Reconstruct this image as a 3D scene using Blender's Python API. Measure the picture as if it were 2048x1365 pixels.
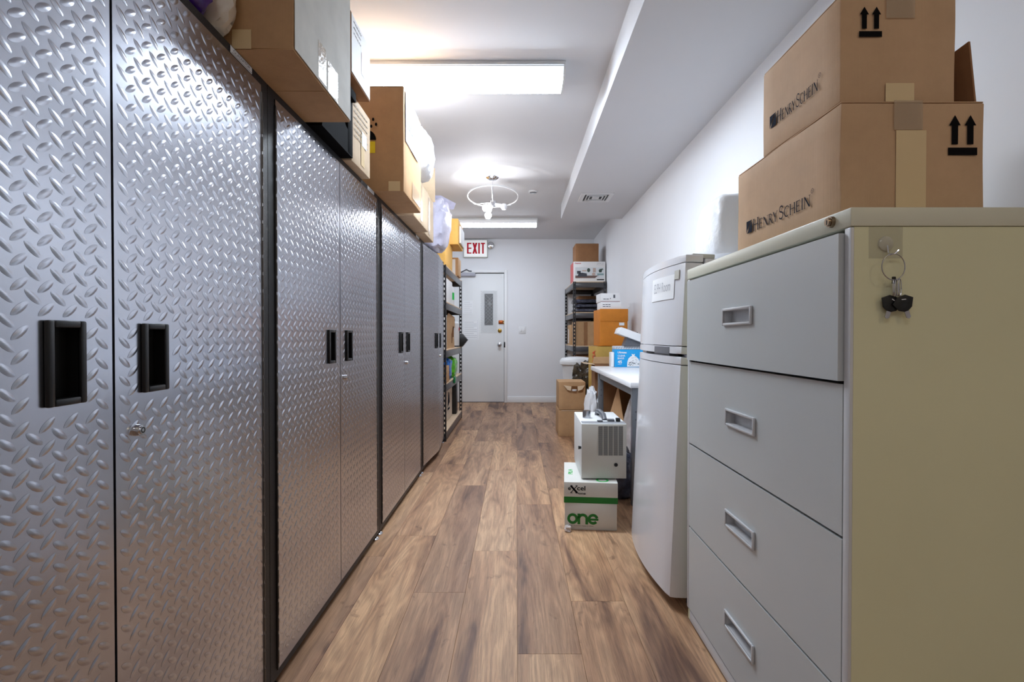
import bpy, bmesh, math, random
import numpy as np
from mathutils import Vector, Matrix, noise

for o in list(bpy.data.objects):
    bpy.data.objects.remove(o, do_unlink=True)
sc = bpy.context.scene
C = sc.collection
R = math.radians

# ------------------------------------------------------------------ camera
cam_d = bpy.data.cameras.new('camera')
cam_d.sensor_width = 36.0
cam_d.lens = 36.0 * 1010 / 2048
cam_d.shift_x = -9 / 2048
cam_d.clip_start = 0.02
cam = bpy.data.objects.new('camera', cam_d)
C.objects.link(cam)
cam.location = (0, 0, 1.084)
cam.rotation_euler = (R(90 - 0.6), 0, 0)
sc.camera = cam

# ------------------------------------------------------------------ world + exposure
w = bpy.data.worlds.new('world')
sc.world = w
w.use_nodes = True
w.node_tree.nodes['Background'].inputs[0].default_value = (0.9, 0.95, 1, 1)
w.node_tree.nodes['Background'].inputs[1].default_value = 0.15
sc.view_settings.view_transform = 'Standard'
sc.view_settings.look = 'None'
sc.view_settings.gamma = 1
sc.view_settings.exposure = 1.17
sc.view_settings.use_curve_mapping = False
try:
    sc.cycles.use_denoising = True
    sc.cycles.max_bounces = 7
    sc.cycles.diffuse_bounces = 4
    sc.cycles.glossy_bounces = 4
    sc.cycles.sample_clamp_indirect = 6
    sc.cycles.use_adaptive_sampling = True
    sc.cycles.adaptive_threshold = 0.03
except Exception:
    pass
TUBE = 35.0          # fluorescent lens radiance
BULB = 90.0        # pendant bulb radiance
WARM = 10.0         # warm lamp behind the camera
FAR_FILL = 14.0          # glow added to the switched-off strip near the exit
REAR = 5.5          # second fluorescent strip behind the camera

# ------------------------------------------------------------------ materials
def lin(c):
    return tuple((v / 255 / 12.92) if v / 255 <= 0.04045 else ((v / 255 + 0.055) / 1.055) ** 2.4 for v in c)

MATS = {}
def mat(name, rgb, rough=0.5, metal=0.0, var=0.0, scale=20.0, bump=0.0, bscale=200.0, stretch=(1, 1, 1),
        emit=None, estr=0.0, trans=0.0, alpha=1.0, spec=0.5, srgb=True, sss=0.0, coat=0.0, bdist=0.002):
    """plain principled material with optional noise tint and fine relief, in object space"""
    if name in MATS:
        return MATS[name]
    m = bpy.data.materials.new(name)
    m.use_nodes = True
    nt = m.node_tree
    b = nt.nodes['Principled BSDF']
    col = lin(rgb) if srgb else rgb
    b.inputs['Base Color'].default_value = (*col, 1)
    b.inputs['Roughness'].default_value = rough
    b.inputs['Metallic'].default_value = metal
    b.inputs['Specular IOR Level'].default_value = spec
    if trans: b.inputs['Transmission Weight'].default_value = trans
    if alpha < 1: b.inputs['Alpha'].default_value = alpha
    if coat: b.inputs['Coat Weight'].default_value = coat
    if sss:
        b.inputs['Subsurface Weight'].default_value = sss
        b.inputs['Subsurface Radius'].default_value = (0.02, 0.02, 0.02)
    if emit is not None:
        b.inputs['Emission Color'].default_value = (*lin(emit), 1)
        b.inputs['Emission Strength'].default_value = estr
    tc = mp = None
    if var or bump:
        tc = nt.nodes.new('ShaderNodeTexCoord')
        mp = nt.nodes.new('ShaderNodeMapping')
        mp.inputs['Scale'].default_value = stretch
        oi = nt.nodes.new('ShaderNodeObjectInfo')
        ad = nt.nodes.new('ShaderNodeVectorMath'); ad.operation = 'ADD'
        ml = nt.nodes.new('ShaderNodeMath'); ml.operation = 'MULTIPLY'; ml.inputs[1].default_value = 37.0
        nt.links.new(oi.outputs['Random'], ml.inputs[0])
        nt.links.new(tc.outputs['Object'], ad.inputs[0])
        nt.links.new(ml.outputs[0], ad.inputs[1])
        nt.links.new(ad.outputs[0], mp.inputs['Vector'])
    if var:
        n = nt.nodes.new('ShaderNodeTexNoise')
        n.inputs['Scale'].default_value = scale
        n.inputs['Detail'].default_value = 5
        nt.links.new(mp.outputs[0], n.inputs['Vector'])
        r = nt.nodes.new('ShaderNodeValToRGB')
        r.color_ramp.elements[0].position = 0.3
        r.color_ramp.elements[1].position = 0.7
        r.color_ramp.elements[0].color = (*[max(0, c * (1 - var)) for c in col], 1)
        r.color_ramp.elements[1].color = (*[min(1, c * (1 + var)) for c in col], 1)
        nt.links.new(n.outputs['Fac'], r.inputs[0])
        nt.links.new(r.outputs[0], b.inputs['Base Color'])
    if bump:
        n2 = nt.nodes.new('ShaderNodeTexNoise')
        n2.inputs['Scale'].default_value = bscale
        n2.inputs['Detail'].default_value = 3
        nt.links.new(mp.outputs[0], n2.inputs['Vector'])
        bp = nt.nodes.new('ShaderNodeBump')
        bp.inputs['Strength'].default_value = bump
        bp.inputs['Distance'].default_value = bdist
        nt.links.new(n2.outputs['Fac'], bp.inputs['Height'])
        nt.links.new(bp.outputs[0], b.inputs['Normal'])
    MATS[name] = m
    return m

def wood_floor():
    m = bpy.data.materials.new('oak_vinyl_plank')
    m.use_nodes = True
    nt = m.node_tree; N = nt.nodes.new; L = nt.links.new
    b = nt.nodes['Principled BSDF']
    tc = N('ShaderNodeTexCoord'); oi = N('ShaderNodeObjectInfo')
    ml = N('ShaderNodeMath'); ml.operation = 'MULTIPLY'; ml.inputs[1].default_value = 91.0
    L(oi.outputs['Random'], ml.inputs[0])
    ad = N('ShaderNodeVectorMath'); ad.operation = 'ADD'
    L(tc.outputs['Object'], ad.inputs[0]); L(ml.outputs[0], ad.inputs[1])
    def noise_(sx, sy, det, dist=0.0, rough=0.55):
        mp = N('ShaderNodeMapping'); mp.inputs['Scale'].default_value = (sx, sy, 1)
        L(ad.outputs[0], mp.inputs['Vector'])
        n = N('ShaderNodeTexNoise'); n.inputs['Scale'].default_value = 1.0
        n.inputs['Detail'].default_value = det; n.inputs['Distortion'].default_value = dist
        n.inputs['Roughness'].default_value = rough
        L(mp.outputs[0], n.inputs['Vector'])
        return n
    broad = noise_(7, 0.9, 4, 0.5)
    r1 = N('ShaderNodeValToRGB'); e = r1.color_ramp.elements
    e[0].position = 0.34; e[0].color = (*lin((116, 84, 66)), 1)
    e[1].position = 0.62; e[1].color = (*lin((206, 167, 130)), 1)
    e.new(0.46).color = (*lin((179, 139, 106)), 1)
    L(broad.outputs['Fac'], r1.inputs[0])
    grain = noise_(210, 7, 6, 0.8, 0.7)
    r2 = N('ShaderNodeValToRGB'); e = r2.color_ramp.elements
    e[0].position = 0.34; e[0].color = (0.56, 0.52, 0.50, 1)
    e[1].position = 0.6; e[1].color = (1.06, 1.05, 1.04, 1)
    L(grain.outputs['Fac'], r2.inputs[0])
    m1 = N('ShaderNodeMix'); m1.data_type = 'RGBA'; m1.blend_type = 'MULTIPLY'; m1.inputs['Factor'].default_value = 0.75
    L(r1.outputs[0], m1.inputs['A']); L(r2.outputs[0], m1.inputs['B'])
    # cathedral rings
    mp = N('ShaderNodeMapping'); mp.inputs['Scale'].default_value = (7.0, 0.9, 1)
    L(ad.outputs[0], mp.inputs['Vector'])
    wv = N('ShaderNodeTexNoise'); wv.inputs['Scale'].default_value = 1.0; wv.inputs['Detail'].default_value = 1.5
    L(mp.outputs[0], wv.inputs['Vector'])
    k = N('ShaderNodeMath'); k.operation = 'MULTIPLY'; k.inputs[1].default_value = 95.0
    L(wv.outputs['Fac'], k.inputs[0])
    sn = N('ShaderNodeMath'); sn.operation = 'SINE'; L(k.outputs[0], sn.inputs[0])
    r3 = N('ShaderNodeMapRange'); r3.inputs['From Min'].default_value = -1; r3.inputs['To Min'].default_value = 0.80; r3.inputs['To Max'].default_value = 1.04
    L(sn.outputs[0], r3.inputs['Value'])
    m2 = N('ShaderNodeMix'); m2.data_type = 'RGBA'; m2.blend_type = 'MULTIPLY'; m2.inputs['Factor'].default_value = 0.9
    L(m1.outputs['Result'], m2.inputs['A']); L(r3.outputs[0], m2.inputs['B'])
    # knots and pale scuffs
    kn = noise_(9, 4.2, 5, 1.8)
    r4 = N('ShaderNodeValToRGB'); e = r4.color_ramp.elements
    e[0].position = 0.27; e[0].color = (0.42, 0.38, 0.37, 1)
    e[1].position = 0.38; e[1].color = (1, 1, 1, 1)
    x = e.new(0.70); x.color = (1, 1, 1, 1)
    x = e.new(0.78); x.color = (1.22, 1.24, 1.26, 1)
    L(kn.outputs['Fac'], r4.inputs[0])
    m3 = N('ShaderNodeMix'); m3.data_type = 'RGBA'; m3.blend_type = 'MULTIPLY'; m3.inputs['Factor'].default_value = 0.8
    L(m2.outputs['Result'], m3.inputs['A']); L(r4.outputs[0], m3.inputs['B'])
    m4 = N('ShaderNodeMix'); m4.data_type = 'RGBA'; m4.blend_type = 'MULTIPLY'; m4.inputs['Factor'].default_value = 1.0
    L(m3.outputs['Result'], m4.inputs['A']); L(oi.outputs['Color'], m4.inputs['B'])
    L(m4.outputs['Result'], b.inputs['Base Color'])
    b.inputs['Roughness'].default_value = 0.42
    b.inputs['Specular IOR Level'].default_value = 0.4
    bp = N('ShaderNodeBump'); bp.inputs['Strength'].default_value = 0.25; bp.inputs['Distance'].default_value = 0.0006
    L(grain.outputs['Fac'], bp.inputs['Height']); L(bp.outputs[0], b.inputs['Normal'])
    return m

def cardboard(name, rgb, var=0.10):
    """kraft board: blotchy tint plus faint upright flutes"""
    m = bpy.data.materials.new(name)
    m.use_nodes = True
    nt = m.node_tree; N = nt.nodes.new; L = nt.links.new
    b = nt.nodes['Principled BSDF']
    col = lin(rgb)
    tc = N('ShaderNodeTexCoord')
    n = N('ShaderNodeTexNoise'); n.inputs['Scale'].default_value = 9; n.inputs['Detail'].default_value = 8; n.inputs['Roughness'].default_value = 0.7
    L(tc.outputs['Object'], n.inputs['Vector'])
    r = N('ShaderNodeValToRGB')
    r.color_ramp.elements[0].position = 0.3; r.color_ramp.elements[1].position = 0.7
    r.color_ramp.elements[0].color = (*[c * (1 - var) for c in col], 1)
    r.color_ramp.elements[1].color = (*[min(1, c * (1 + var)) for c in col], 1)
    L(n.outputs['Fac'], r.inputs[0]); L(r.outputs[0], b.inputs['Base Color'])
    mp = N('ShaderNodeMapping'); mp.inputs['Scale'].default_value = (190, 190, 2.5)
    L(tc.outputs['Object'], mp.inputs['Vector'])
    n2 = N('ShaderNodeTexNoise'); n2.inputs['Scale'].default_value = 1; n2.inputs['Detail'].default_value = 2
    L(mp.outputs[0], n2.inputs['Vector'])
    bp = N('ShaderNodeBump'); bp.inputs['Strength'].default_value = 0.25; bp.inputs['Distance'].default_value = 0.001
    L(n2.outputs['Fac'], bp.inputs['Height']); L(bp.outputs[0], b.inputs['Normal'])
    b.inputs['Roughness'].default_value = 0.75
    b.inputs['Specular IOR Level'].default_value = 0.25
    MATS[name] = m
    return m

WOOD = wood_floor()
KRAFT = cardboard('kraft_cardboard', (190, 152, 112))
KRAFT_D = cardboard('dark_kraft_cardboard', (150, 108, 74))
KRAFT_L = cardboard('pale_kraft_cardboard', (206, 182, 152))
KRAFT_P = cardboard('faded_cardboard', (200, 172, 138), 0.12)
KRAFT_S = cardboard('supply_cardboard', (200, 165, 130), 0.07)
KRAFT_IN = cardboard('carton_inside', (120, 80, 45))
ORANGE = cardboard('orange_carton', (205, 128, 48))
GOLD = cardboard('golden_carton', (196, 160, 84))
YELLOW = cardboard('yellow_manila', (228, 180, 98))
CREAM = cardboard('cream_carton', (222, 208, 190))
WALL = mat('white_wall_paint', (232, 233, 236), 0.6, var=0.015, scale=2, bump=0.08, bscale=60)
CEIL = mat('ceiling_paint', (216, 217, 220), 0.7, var=0.012, scale=2)
TRIMW = mat('white_trim_paint', (232, 232, 232), 0.4)
DOORW = mat('white_door_paint', (226, 227, 227), 0.42, var=0.012, scale=3)
STEEL = mat('tread_plate_steel', (194, 197, 206), 0.25, 1.0, var=0.05, scale=3, bump=0.05, bscale=500, bdist=0.0005)
HAMMER = mat('black_hammered_enamel', (22, 21, 23), 0.4, 0.0, bump=0.9, bscale=420, spec=0.35, bdist=0.0015)
HINGE = mat('zinc_hinge', (120, 118, 116), 0.4, 1.0)
CHROME = mat('chrome', (225, 226, 230), 0.12, 1.0)
NICKEL = mat('brushed_nickel', (190, 190, 195), 0.25, 1.0)
BRASS = mat('brass', (205, 170, 85), 0.22, 1.0)
COPPER = mat('bronze_plate', (176, 92, 42), 0.35, 0.7)
BLKP = mat('black_plastic', (17, 18, 20), 0.38, spec=0.5)
BLKM = mat('black_powder_coat', (30, 30, 34), 0.42, spec=0.5)
DGREY = mat('dark_grey_plastic', (88, 90, 96), 0.4)
MGREY = mat('mid_grey_plastic', (140, 142, 146), 0.4)
WARMLIT_EN = mat('warm_lit_enamel', (222, 219, 182), 0.42, var=0.02, scale=4, bump=0.05, bscale=300)  # cabinet paint with the warm light on its side put into the tint
GREYEN = mat('light_grey_enamel', (196, 200, 200), 0.36, var=0.015, scale=3, bump=0.05, bscale=300)  # same cabinet paint on the drawer fronts, without the warm light tint
GREYTR = mat('grey_lacquer_trim', (205, 206, 208), 0.33)
WHITEA = mat('white_appliance', (226, 227, 231), 0.22, var=0.01, scale=4, coat=0.2)
WHITEP = mat('white_plastic', (230, 231, 232), 0.4)
WHITEM = mat('white_sheet_metal', (224, 226, 226), 0.4)
OFFW = mat('off_white_metal', (196, 196, 186), 0.45)
PAPER = mat('white_paper', (236, 237, 238), 0.7)
PAPERG = mat('faint_grey_print', (196, 197, 200), 0.7)
TAPE_T = mat('tan_packing_tape', (222, 196, 150), 0.42)
TAPE_C = mat('clear_packing_tape', (206, 182, 152), 0.2, alpha=0.4, bump=.4, bscale=60, bdist=.004)
INK = mat('black_ink', (22, 21, 22), 0.9, spec=0.05)
INKB = mat('slate_ink', (44, 47, 58), 0.9, spec=0.05)
GREEN = mat('green_print', (12, 118, 38), 0.45)
GREENL = mat('bright_green_print', (40, 190, 80), 0.5)
RED = mat('red_print', (200, 8, 40), 0.5, spec=0.2)
REDS = mat('soft_red_print', (190, 84, 82), 0.5)
BLUE = mat('bright_blue_print', (12, 160, 226), 0.35)
YEL = mat('yellow_sticker', (238, 214, 20), 0.5)
GLASSD = mat('dark_wired_glass', (26, 28, 29), 0.2, spec=0.3)
BEAM = mat('beam_enamel_glare', (62, 60, 62), 0.3, spec=0.7)  # black coat lightened to grey: glare on the beams put into the colour
PBOARD = mat('particle_board', (212, 186, 156), 0.7, var=0.12, scale=120)
BAGW = mat('white_plastic_film', (238, 240, 243), 0.28, sss=0.15, bump=0.5, bscale=28, bdist=0.01)
BAGL = mat('lavender_plastic_film', (214, 212, 232), 0.22, var=0.08, scale=14, bump=0.5, bscale=30, bdist=0.01)
BAGC = mat('clear_plastic_film', (206, 196, 192), 0.2, trans=0.45, var=0.12, scale=10, bump=0.6, bscale=24, bdist=0.01)
BAGP = mat('purple_plastic_film', (66, 26, 118), 0.25, var=0.2, scale=12, bump=0.4, bscale=18, bdist=0.01)
BAGI = mat('ivory_plastic_film', (226, 214, 196), 0.3, var=0.06, scale=16, bump=0.4, bscale=18, bdist=0.01)
BAGB = mat('blue_plastic_film', (26, 104, 190), 0.2, var=0.5, scale=18, bump=0.5, bscale=30, bdist=0.01)
BAGG = mat('green_plastic_film', (92, 190, 36), 0.2, var=0.4, scale=18, bump=0.5, bscale=30, bdist=0.01)
BAGK = mat('black_plastic_film', (66, 68, 82), 0.12, var=0.45, scale=20, bump=0.9, bscale=30, bdist=0.012)
CAMO = mat('dark_mottled_film', (66, 56, 44), 0.14, var=0.97, scale=16, bump=0.9, bscale=22, bdist=0.015)
LENS = mat('lit_lens', (250, 250, 250), 0.4, emit=(228, 241, 255), estr=TUBE)
LENS_S = mat('lit_lens_side', (250, 250, 250), 0.4, emit=(218, 236, 255), estr=0.5)
LENSR_S = mat('rear_lens_side', (250, 250, 250), 0.4, emit=(250, 250, 255), estr=0.4)
LENSOFF = mat('far_lens_fill', (235, 236, 237), 0.35, emit=(228, 240, 255), estr=FAR_FILL)  # this strip is off; emission added to brighten the far end
LENSOFF_S = mat('far_lens_side_fill', (235, 236, 237), 0.35, emit=(228, 240, 255), estr=0.12)
LENSR = mat('rear_lens', (250, 250, 250), 0.4, emit=(250, 250, 255), estr=REAR)
BULBM = mat('lit_bulb', (255, 255, 255), 0.4, emit=(252, 252, 255), estr=BULB)
BULBOFF = mat('frosted_bulb', (240, 240, 240), 0.25)
WARMM = mat('warm_dome', (255, 244, 220), 0.4, emit=(255, 233, 186), estr=WARM)
EXITF = mat('exit_face', (236, 236, 234), 0.4, emit=(240, 240, 238), estr=0.12)
DTOP = mat('white_laminate', (238, 239, 241), 0.35)
LEGG = mat('grey_steel_leg', (124, 128, 134), 0.38, 0.6)
BUBBLE = mat('bubble_wrap_film', (226, 229, 230), 0.12, alpha=0.12)

# ------------------------------------------------------------------ geometry helpers
class MB:
    def __init__(self):
        self.bm = bmesh.new()
    def box(self, x0, x1, y0, y1, z0, z1, bev=0.0, seg=2):
        v = [self.bm.verts.new(p) for p in ((x0, y0, z0), (x1, y0, z0), (x1, y1, z0), (x0, y1, z0),
                                            (x0, y0, z1), (x1, y0, z1), (x1, y1, z1), (x0, y1, z1))]
        f = [self.bm.faces.new([v[i] for i in q]) for q in
             ((0, 3, 2, 1), (4, 5, 6, 7), (0, 1, 5, 4), (1, 2, 6, 5), (2, 3, 7, 6), (3, 0, 4, 7))]
        if bev > 0:
            ed = list({e for q in f for e in q.edges})
            bmesh.ops.bevel(self.bm, geom=ed, offset=bev, segments=seg, profile=0.5, affect='EDGES')
        return self
    def face(self, pts):
        self.bm.faces.new([self.bm.verts.new(p) for p in pts]); return self
    def prism(self, pts, vec, bev=0.0, seg=2):
        vec = Vector(vec)
        a = [self.bm.verts.new(p) for p in pts]
        b = [self.bm.verts.new(Vector(p) + vec) for p in pts]
        n = len(pts)
        f = [self.bm.faces.new(a[::-1]), self.bm.faces.new(b)]
        for i in range(n):
            f.append(self.bm.faces.new((a[i], a[(i + 1) % n], b[(i + 1) % n], b[i])))
        if bev > 0:
            ed = list(set(f[0].edges) | set(f[1].edges))
            bmesh.ops.bevel(self.bm, geom=ed, offset=bev, segments=seg, profile=0.5, affect='EDGES')
        return self
    def cyl(self, p0, p1, r0, r1=None, n=16):
        r1 = r0 if r1 is None else r1
        p0, p1 = Vector(p0), Vector(p1)
        d = (p1 - p0).normalized()
        u = d.orthogonal().normalized(); v = d.cross(u)
        A = []; B = []
        for i in range(n):
            t = 2 * math.pi * i / n
            k = u * math.cos(t) + v * math.sin(t)
            A.append(self.bm.verts.new(p0 + k * r0)); B.append(self.bm.verts.new(p1 + k * r1))
        for i in range(n):
            self.bm.faces.new((A[i], A[(i + 1) % n], B[(i + 1) % n], B[i]))
        self.bm.faces.new(A[::-1]); self.bm.faces.new(B)
        return self
    def tube(self, pts, r, n=8, closed=False):
        pts = [Vector(p) for p in pts]
        rings = []; N_ = len(pts); u = None
        for i, p in enumerate(pts):
            a = pts[(i - 1) % N_] if (closed or i > 0) else p
            b = pts[(i + 1) % N_] if (closed or i < N_ - 1) else p
            d = (b - a).normalized()
            if u is None: u = d.orthogonal().normalized()
            u = (u - d * u.dot(d)).normalized(); v = d.cross(u)
            rings.append([self.bm.verts.new(p + (u * math.cos(2 * math.pi * k / n) + v * math.sin(2 * math.pi * k / n)) * r) for k in range(n)])
        for i in range(N_ if closed else N_ - 1):
            A, B = rings[i], rings[(i + 1) % N_]
            for k in range(n):
                self.bm.faces.new((A[k], A[(k + 1) % n], B[(k + 1) % n], B[k]))
        if not closed:
            self.bm.faces.new(rings[0][::-1]); self.bm.faces.new(rings[-1])
        return self
    def lathe(self, prof, c, n=24, axis='z'):
        def pt(r, h, t):
            a, b = r * math.cos(t), r * math.sin(t)
            p = {'z': (a, b, h), 'y': (a, h, b), 'x': (h, a, b)}[axis]
            return (p[0] + c[0], p[1] + c[1], p[2] + c[2])
        rows = []
        for r, h in prof:
            if r < 1e-6: rows.append([self.bm.verts.new(pt(0, h, 0))])
            else: rows.append([self.bm.verts.new(pt(r, h, 2 * math.pi * i / n)) for i in range(n)])
        for A, B in zip(rows[:-1], rows[1:]):
            for i in range(n):
                j = (i + 1) % n
                if len(A) == 1 and len(B) == 1: continue
                if len(A) == 1: self.bm.faces.new((A[0], B[j], B[i]))
                elif len(B) == 1: self.bm.faces.new((A[i], A[j], B[0]))
                else: self.bm.faces.new((A[i], A[j], B[j], B[i]))
        return self
    def blob(self, c, s, nu=28, nv=18, wr=0.12, seed=0, pw=0.6, base=None, freq=3.0, pinch=0.0, lean=(0, 0)):
        """a soft bag: super-ellipsoid with noise creases, flattened at z = base"""
        rows = []
        sg = lambda t, e: math.copysign(abs(t) ** e, t)
        for j in range(nv + 1):
            ph = -math.pi / 2 + math.pi * j / nv
            if j in (0, nv): rr = [None]
            row = []
            for i in range(1 if j in (0, nv) else nu):
                th = 2 * math.pi * i / nu
                x = sg(math.cos(ph), pw) * sg(math.cos(th), pw)
                y = sg(math.cos(ph), pw) * sg(math.sin(th), pw)
                z = sg(math.sin(ph), pw)
                k = 1 - pinch * max(0.0, (z + 1) / 2) ** 1.5
                v = Vector((x * k, y * k, z))
                q = Vector((v.x * freq + seed * 7.1, v.y * freq - seed * 3.3, v.z * freq + seed))
                d = wr * noise.noise(q) + wr * 0.6 * noise.noise(q * 2.7)
                v = v * (1 + d)
                px, py, pz = c[0] + v.x * s[0] + lean[0] * (v.z + 1), c[1] + v.y * s[1] + lean[1] * (v.z + 1), c[2] + v.z * s[2]
                if base is not None: pz = max(pz, base)
                row.append(self.bm.verts.new((px, py, pz)))
            rows.append(row)
        for A, B in zip(rows[:-1], rows[1:]):
            for i in range(nu):
                j = (i + 1) % nu
                if len(A) == 1: self.bm.faces.new((A[0], B[j], B[i]))
                elif len(B) == 1: self.bm.faces.new((A[i], A[j], B[0]))
                else: self.bm.faces.new((A[i], A[j], B[j], B[i]))
        return self
    def jitter(self, amp, seed=1):
        rnd = random.Random(seed)
        for v in self.bm.verts:
            q = v.co * 6 + Vector((seed, seed * 2, seed * 3))
            v.co += Vector((noise.noise(q), noise.noise(q + Vector((9, 0, 0))), noise.noise(q + Vector((0, 9, 0))))) * amp
        return self
    def build(self, name, m, parent=None, org=None, ang=38):
        bmesh.ops.recalc_face_normals(self.bm, faces=self.bm.faces[:])
        me = bpy.data.meshes.new(name)
        if org is not None:
            for v in self.bm.verts: v.co -= Vector(org)
        self.bm.to_mesh(me); self.bm.free()
        for p in me.polygons: p.use_smooth = True
        try: me.set_sharp_from_angle(angle=R(ang))
        except Exception: pass
        if isinstance(m, (list, tuple)):
            for q in m: me.materials.append(q)
        else: me.materials.append(m)
        o = bpy.data.objects.new(name, me); C.objects.link(o)
        if parent is not None: o.parent = parent
        return o

def tag(o, label, cat, group=None):
    o['label'] = label; o['category'] = cat
    if group: o['group'] = group
    return o
def thing(name, label, cat, loc=(0, 0, 0), rot=(0, 0, 0), group=None):
    o = bpy.data.objects.new(name, None); C.objects.link(o)
    o.empty_display_size = 0.05
    o.location = loc; o.rotation_euler = rot
    return tag(o, label, cat, group)
def struct(o):
    o['kind'] = 'structure'; return o
def copy_part(o, parent, loc=None):
    c = o.copy(); C.objects.link(c); c.parent = parent
    if loc is not None: c.location = loc
    return c

# ---- print: lettering and flat marks laid on a plane (o, r, u)
class Plane:
    def __init__(self, o, r, u, off=0.0008):
        self.o, self.r, self.u = Vector(o), Vector(r).normalized(), Vector(u).normalized()
        self.n = self.r.cross(self.u); self.off = off
    def p(self, a, b, off=None):
        return self.o + self.r * a + self.u * b + self.n * (self.off if off is None else off)

def ribbons(mb, pl, strokes, sx, sy, ox, oy, off=None):
    """strokes: list of (points, width[, closed]) in glyph units"""
    for st in strokes:
        pts, wd = st[0], st[1]
        closed = len(st) > 2 and st[2]
        P2 = [Vector((ox + p[0] * sx, oy + p[1] * sy)) for p in pts]
        n = len(P2); half = wd * min(sx, sy) / 2 if not isinstance(wd, tuple) else None
        Lp, Rp = [], []
        for i in range(n):
            a = P2[(i - 1) % n] if (closed or i > 0) else P2[i]
            b = P2[(i + 1) % n] if (closed or i < n - 1) else P2[i]
            d = (b - a)
            if d.length < 1e-9: d = Vector((1, 0))
            d.normalize(); nn = Vector((-d.y, d.x))
            h = half if half is not None else wd[i] * min(sx, sy) / 2
            Lp.append(P2[i] + nn * h); Rp.append(P2[i] - nn * h)
        for i in range(n if closed else n - 1):
            j = (i + 1) % n
            mb.face([pl.p(*q, off) for q in (Rp[i], Rp[j], Lp[j], Lp[i])])

def arc(cx, cy, rx, ry, a0, a1, n=14):
    return [(cx + rx * math.cos(R(a0 + (a1 - a0) * i / n)), cy + ry * math.sin(R(a0 + (a1 - a0) * i / n))) for i in range(n + 1)]

TK, TN = 0.15, 0.065
def serif(x, y, w_=0.22):
    return ([(x - w_ / 2, y), (x + w_ / 2, y)], 0.035)
SER = {
    'H': ([([(.14, 0), (.14, 1)], TK), ([(.72, 0), (.72, 1)], TK), ([(.14, .52), (.72, .52)], TN), serif(.14, 0), serif(.14, 1), serif(.72, 0), serif(.72, 1)], .90),
    'E': ([([(.14, 0), (.14, 1)], TK), ([(.05, .98), (.58, .98)], TN), ([(.14, .52), (.48, .52)], TN), ([(.05, .02), (.62, .02)], TN), ([(.57, .99), (.57, .84)], .04), ([(.47, .6), (.47, .44)], .04), ([(.60, .0), (.62, .18)], .04)], .72),
    'N': ([([(.14, 0), (.14, 1)], TN), ([(.12, 1), (.76, 0)], TK), ([(.76, 0), (.76, 1)], TN), serif(.12, 0), serif(.1, .985, .16), serif(.76, 1)], .92),
    'R': ([([(.14, 0), (.14, 1)], TK), ([(.05, .98), (.3, .98)] + arc(.3, .74, .24, .24, 90, -90) + [(.14, .5)], .075), ([(.3, .5), (.66, 0), (.74, .01)], TK * .9), serif(.14, 0)], .76),
    'Y': ([([(.06, 1), (.36, .46)], TK), ([(.68, 1), (.36, .46)], TN), ([(.36, .5), (.36, 0)], TK), serif(.07, 1, .2), serif(.67, 1, .18), serif(.36, 0)], .74),
    'S': ([(arc(.32, .75, .2, .22, 20, 250, 16)[:-1] + arc(.31, .27, .23, .25, 70, -150, 16), .095), ([(.505, .98), (.515, .78)], .035), ([(.085, .04), (.075, .24)], .035)], .64),
    'C': ([(arc(.45, .5, .36, .49, 40, 320, 22), (.03,) + tuple(.06 + .07 * math.sin(math.pi * i / 20) for i in range(21)) + (.03,)), ([(.73, .98), (.74, .76)], .035)], .82),
    'I': ([([(.15, 0), (.15, 1)], TK), serif(.15, 0), serif(.15, 1)], .34),
    ' ': ([], .12),
}
def serif_word(mb, pl, txt, x, y, h, stretch=1.0):
    """small-capital lettering: upper case full height, lower case as small capitals"""
    for ch in txt:
        k = 1.0 if ch.isupper() or ch == ' ' else 0.78
        st, adv = SER[ch.upper()]
        ribbons(mb, pl, st, h * k * stretch, h * k, x, y)
        x += adv * h * k * stretch
    return x

def text_face(mb, pl, s, x, y, h=None, wd=None, bold=0.0):
    """built-in sans lettering, lower-left at (x, y), cap height h, squeezed to width wd"""
    cu = bpy.data.curves.new('t', 'FONT'); cu.body = s; cu.size = 1.0; cu.offset = bold; cu.resolution_u = 3
    ob = bpy.data.objects.new('t', cu); C.objects.link(ob)
    bpy.context.view_layer.update()
    dg = bpy.context.evaluated_depsgraph_get()
    me = bpy.data.meshes.new_from_object(ob.evaluated_get(dg))
    co = np.array([v.co[:] for v in me.vertices])
    if len(co):
        x0, x1 = co[:, 0].min(), co[:, 0].max(); y0, y1 = co[:, 1].min(), co[:, 1].max()
        sy = h / (y1 - y0); sx = sy if wd is None else wd / (x1 - x0)
        vs = [mb.bm.verts.new(pl.p(x + (c[0] - x0) * sx, y + (c[1] - y0) * sy)) for c in co]
        for p in me.polygons:
            try: mb.bm.faces.new([vs[i] for i in p.vertices])
            except Exception: pass
    bpy.data.objects.remove(ob, do_unlink=True); bpy.data.meshes.remove(me); bpy.data.curves.remove(cu)
def rect(mb, pl, a0, a1, b0, b1, off=None):
    mb.face([pl.p(a0, b0, off), pl.p(a1, b0, off), pl.p(a1, b1, off), pl.p(a0, b1, off)])
def poly(mb, pl, pts, off=None):
    mb.face([pl.p(a, b, off) for a, b in pts])
def disc(mb, pl, a, b, rx, ry=None, n=20, off=None):
    ry = rx if ry is None else ry
    poly(mb, pl, [(a + rx * math.cos(2 * math.pi * i / n), b + ry * math.sin(2 * math.pi * i / n)) for i in range(n)], off)
def slab(mb, pl, a0, a1, b0, b1, t=0.0006):
    """thin strip (tape, paper) with real thickness lying on a plane"""
    q = [pl.p(a, b, t + pl.off) for a, b in ((a0, b0), (a1, b0), (a1, b1), (a0, b1))]
    mb.prism([v - pl.n * t for v in q], pl.n * t)

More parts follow.
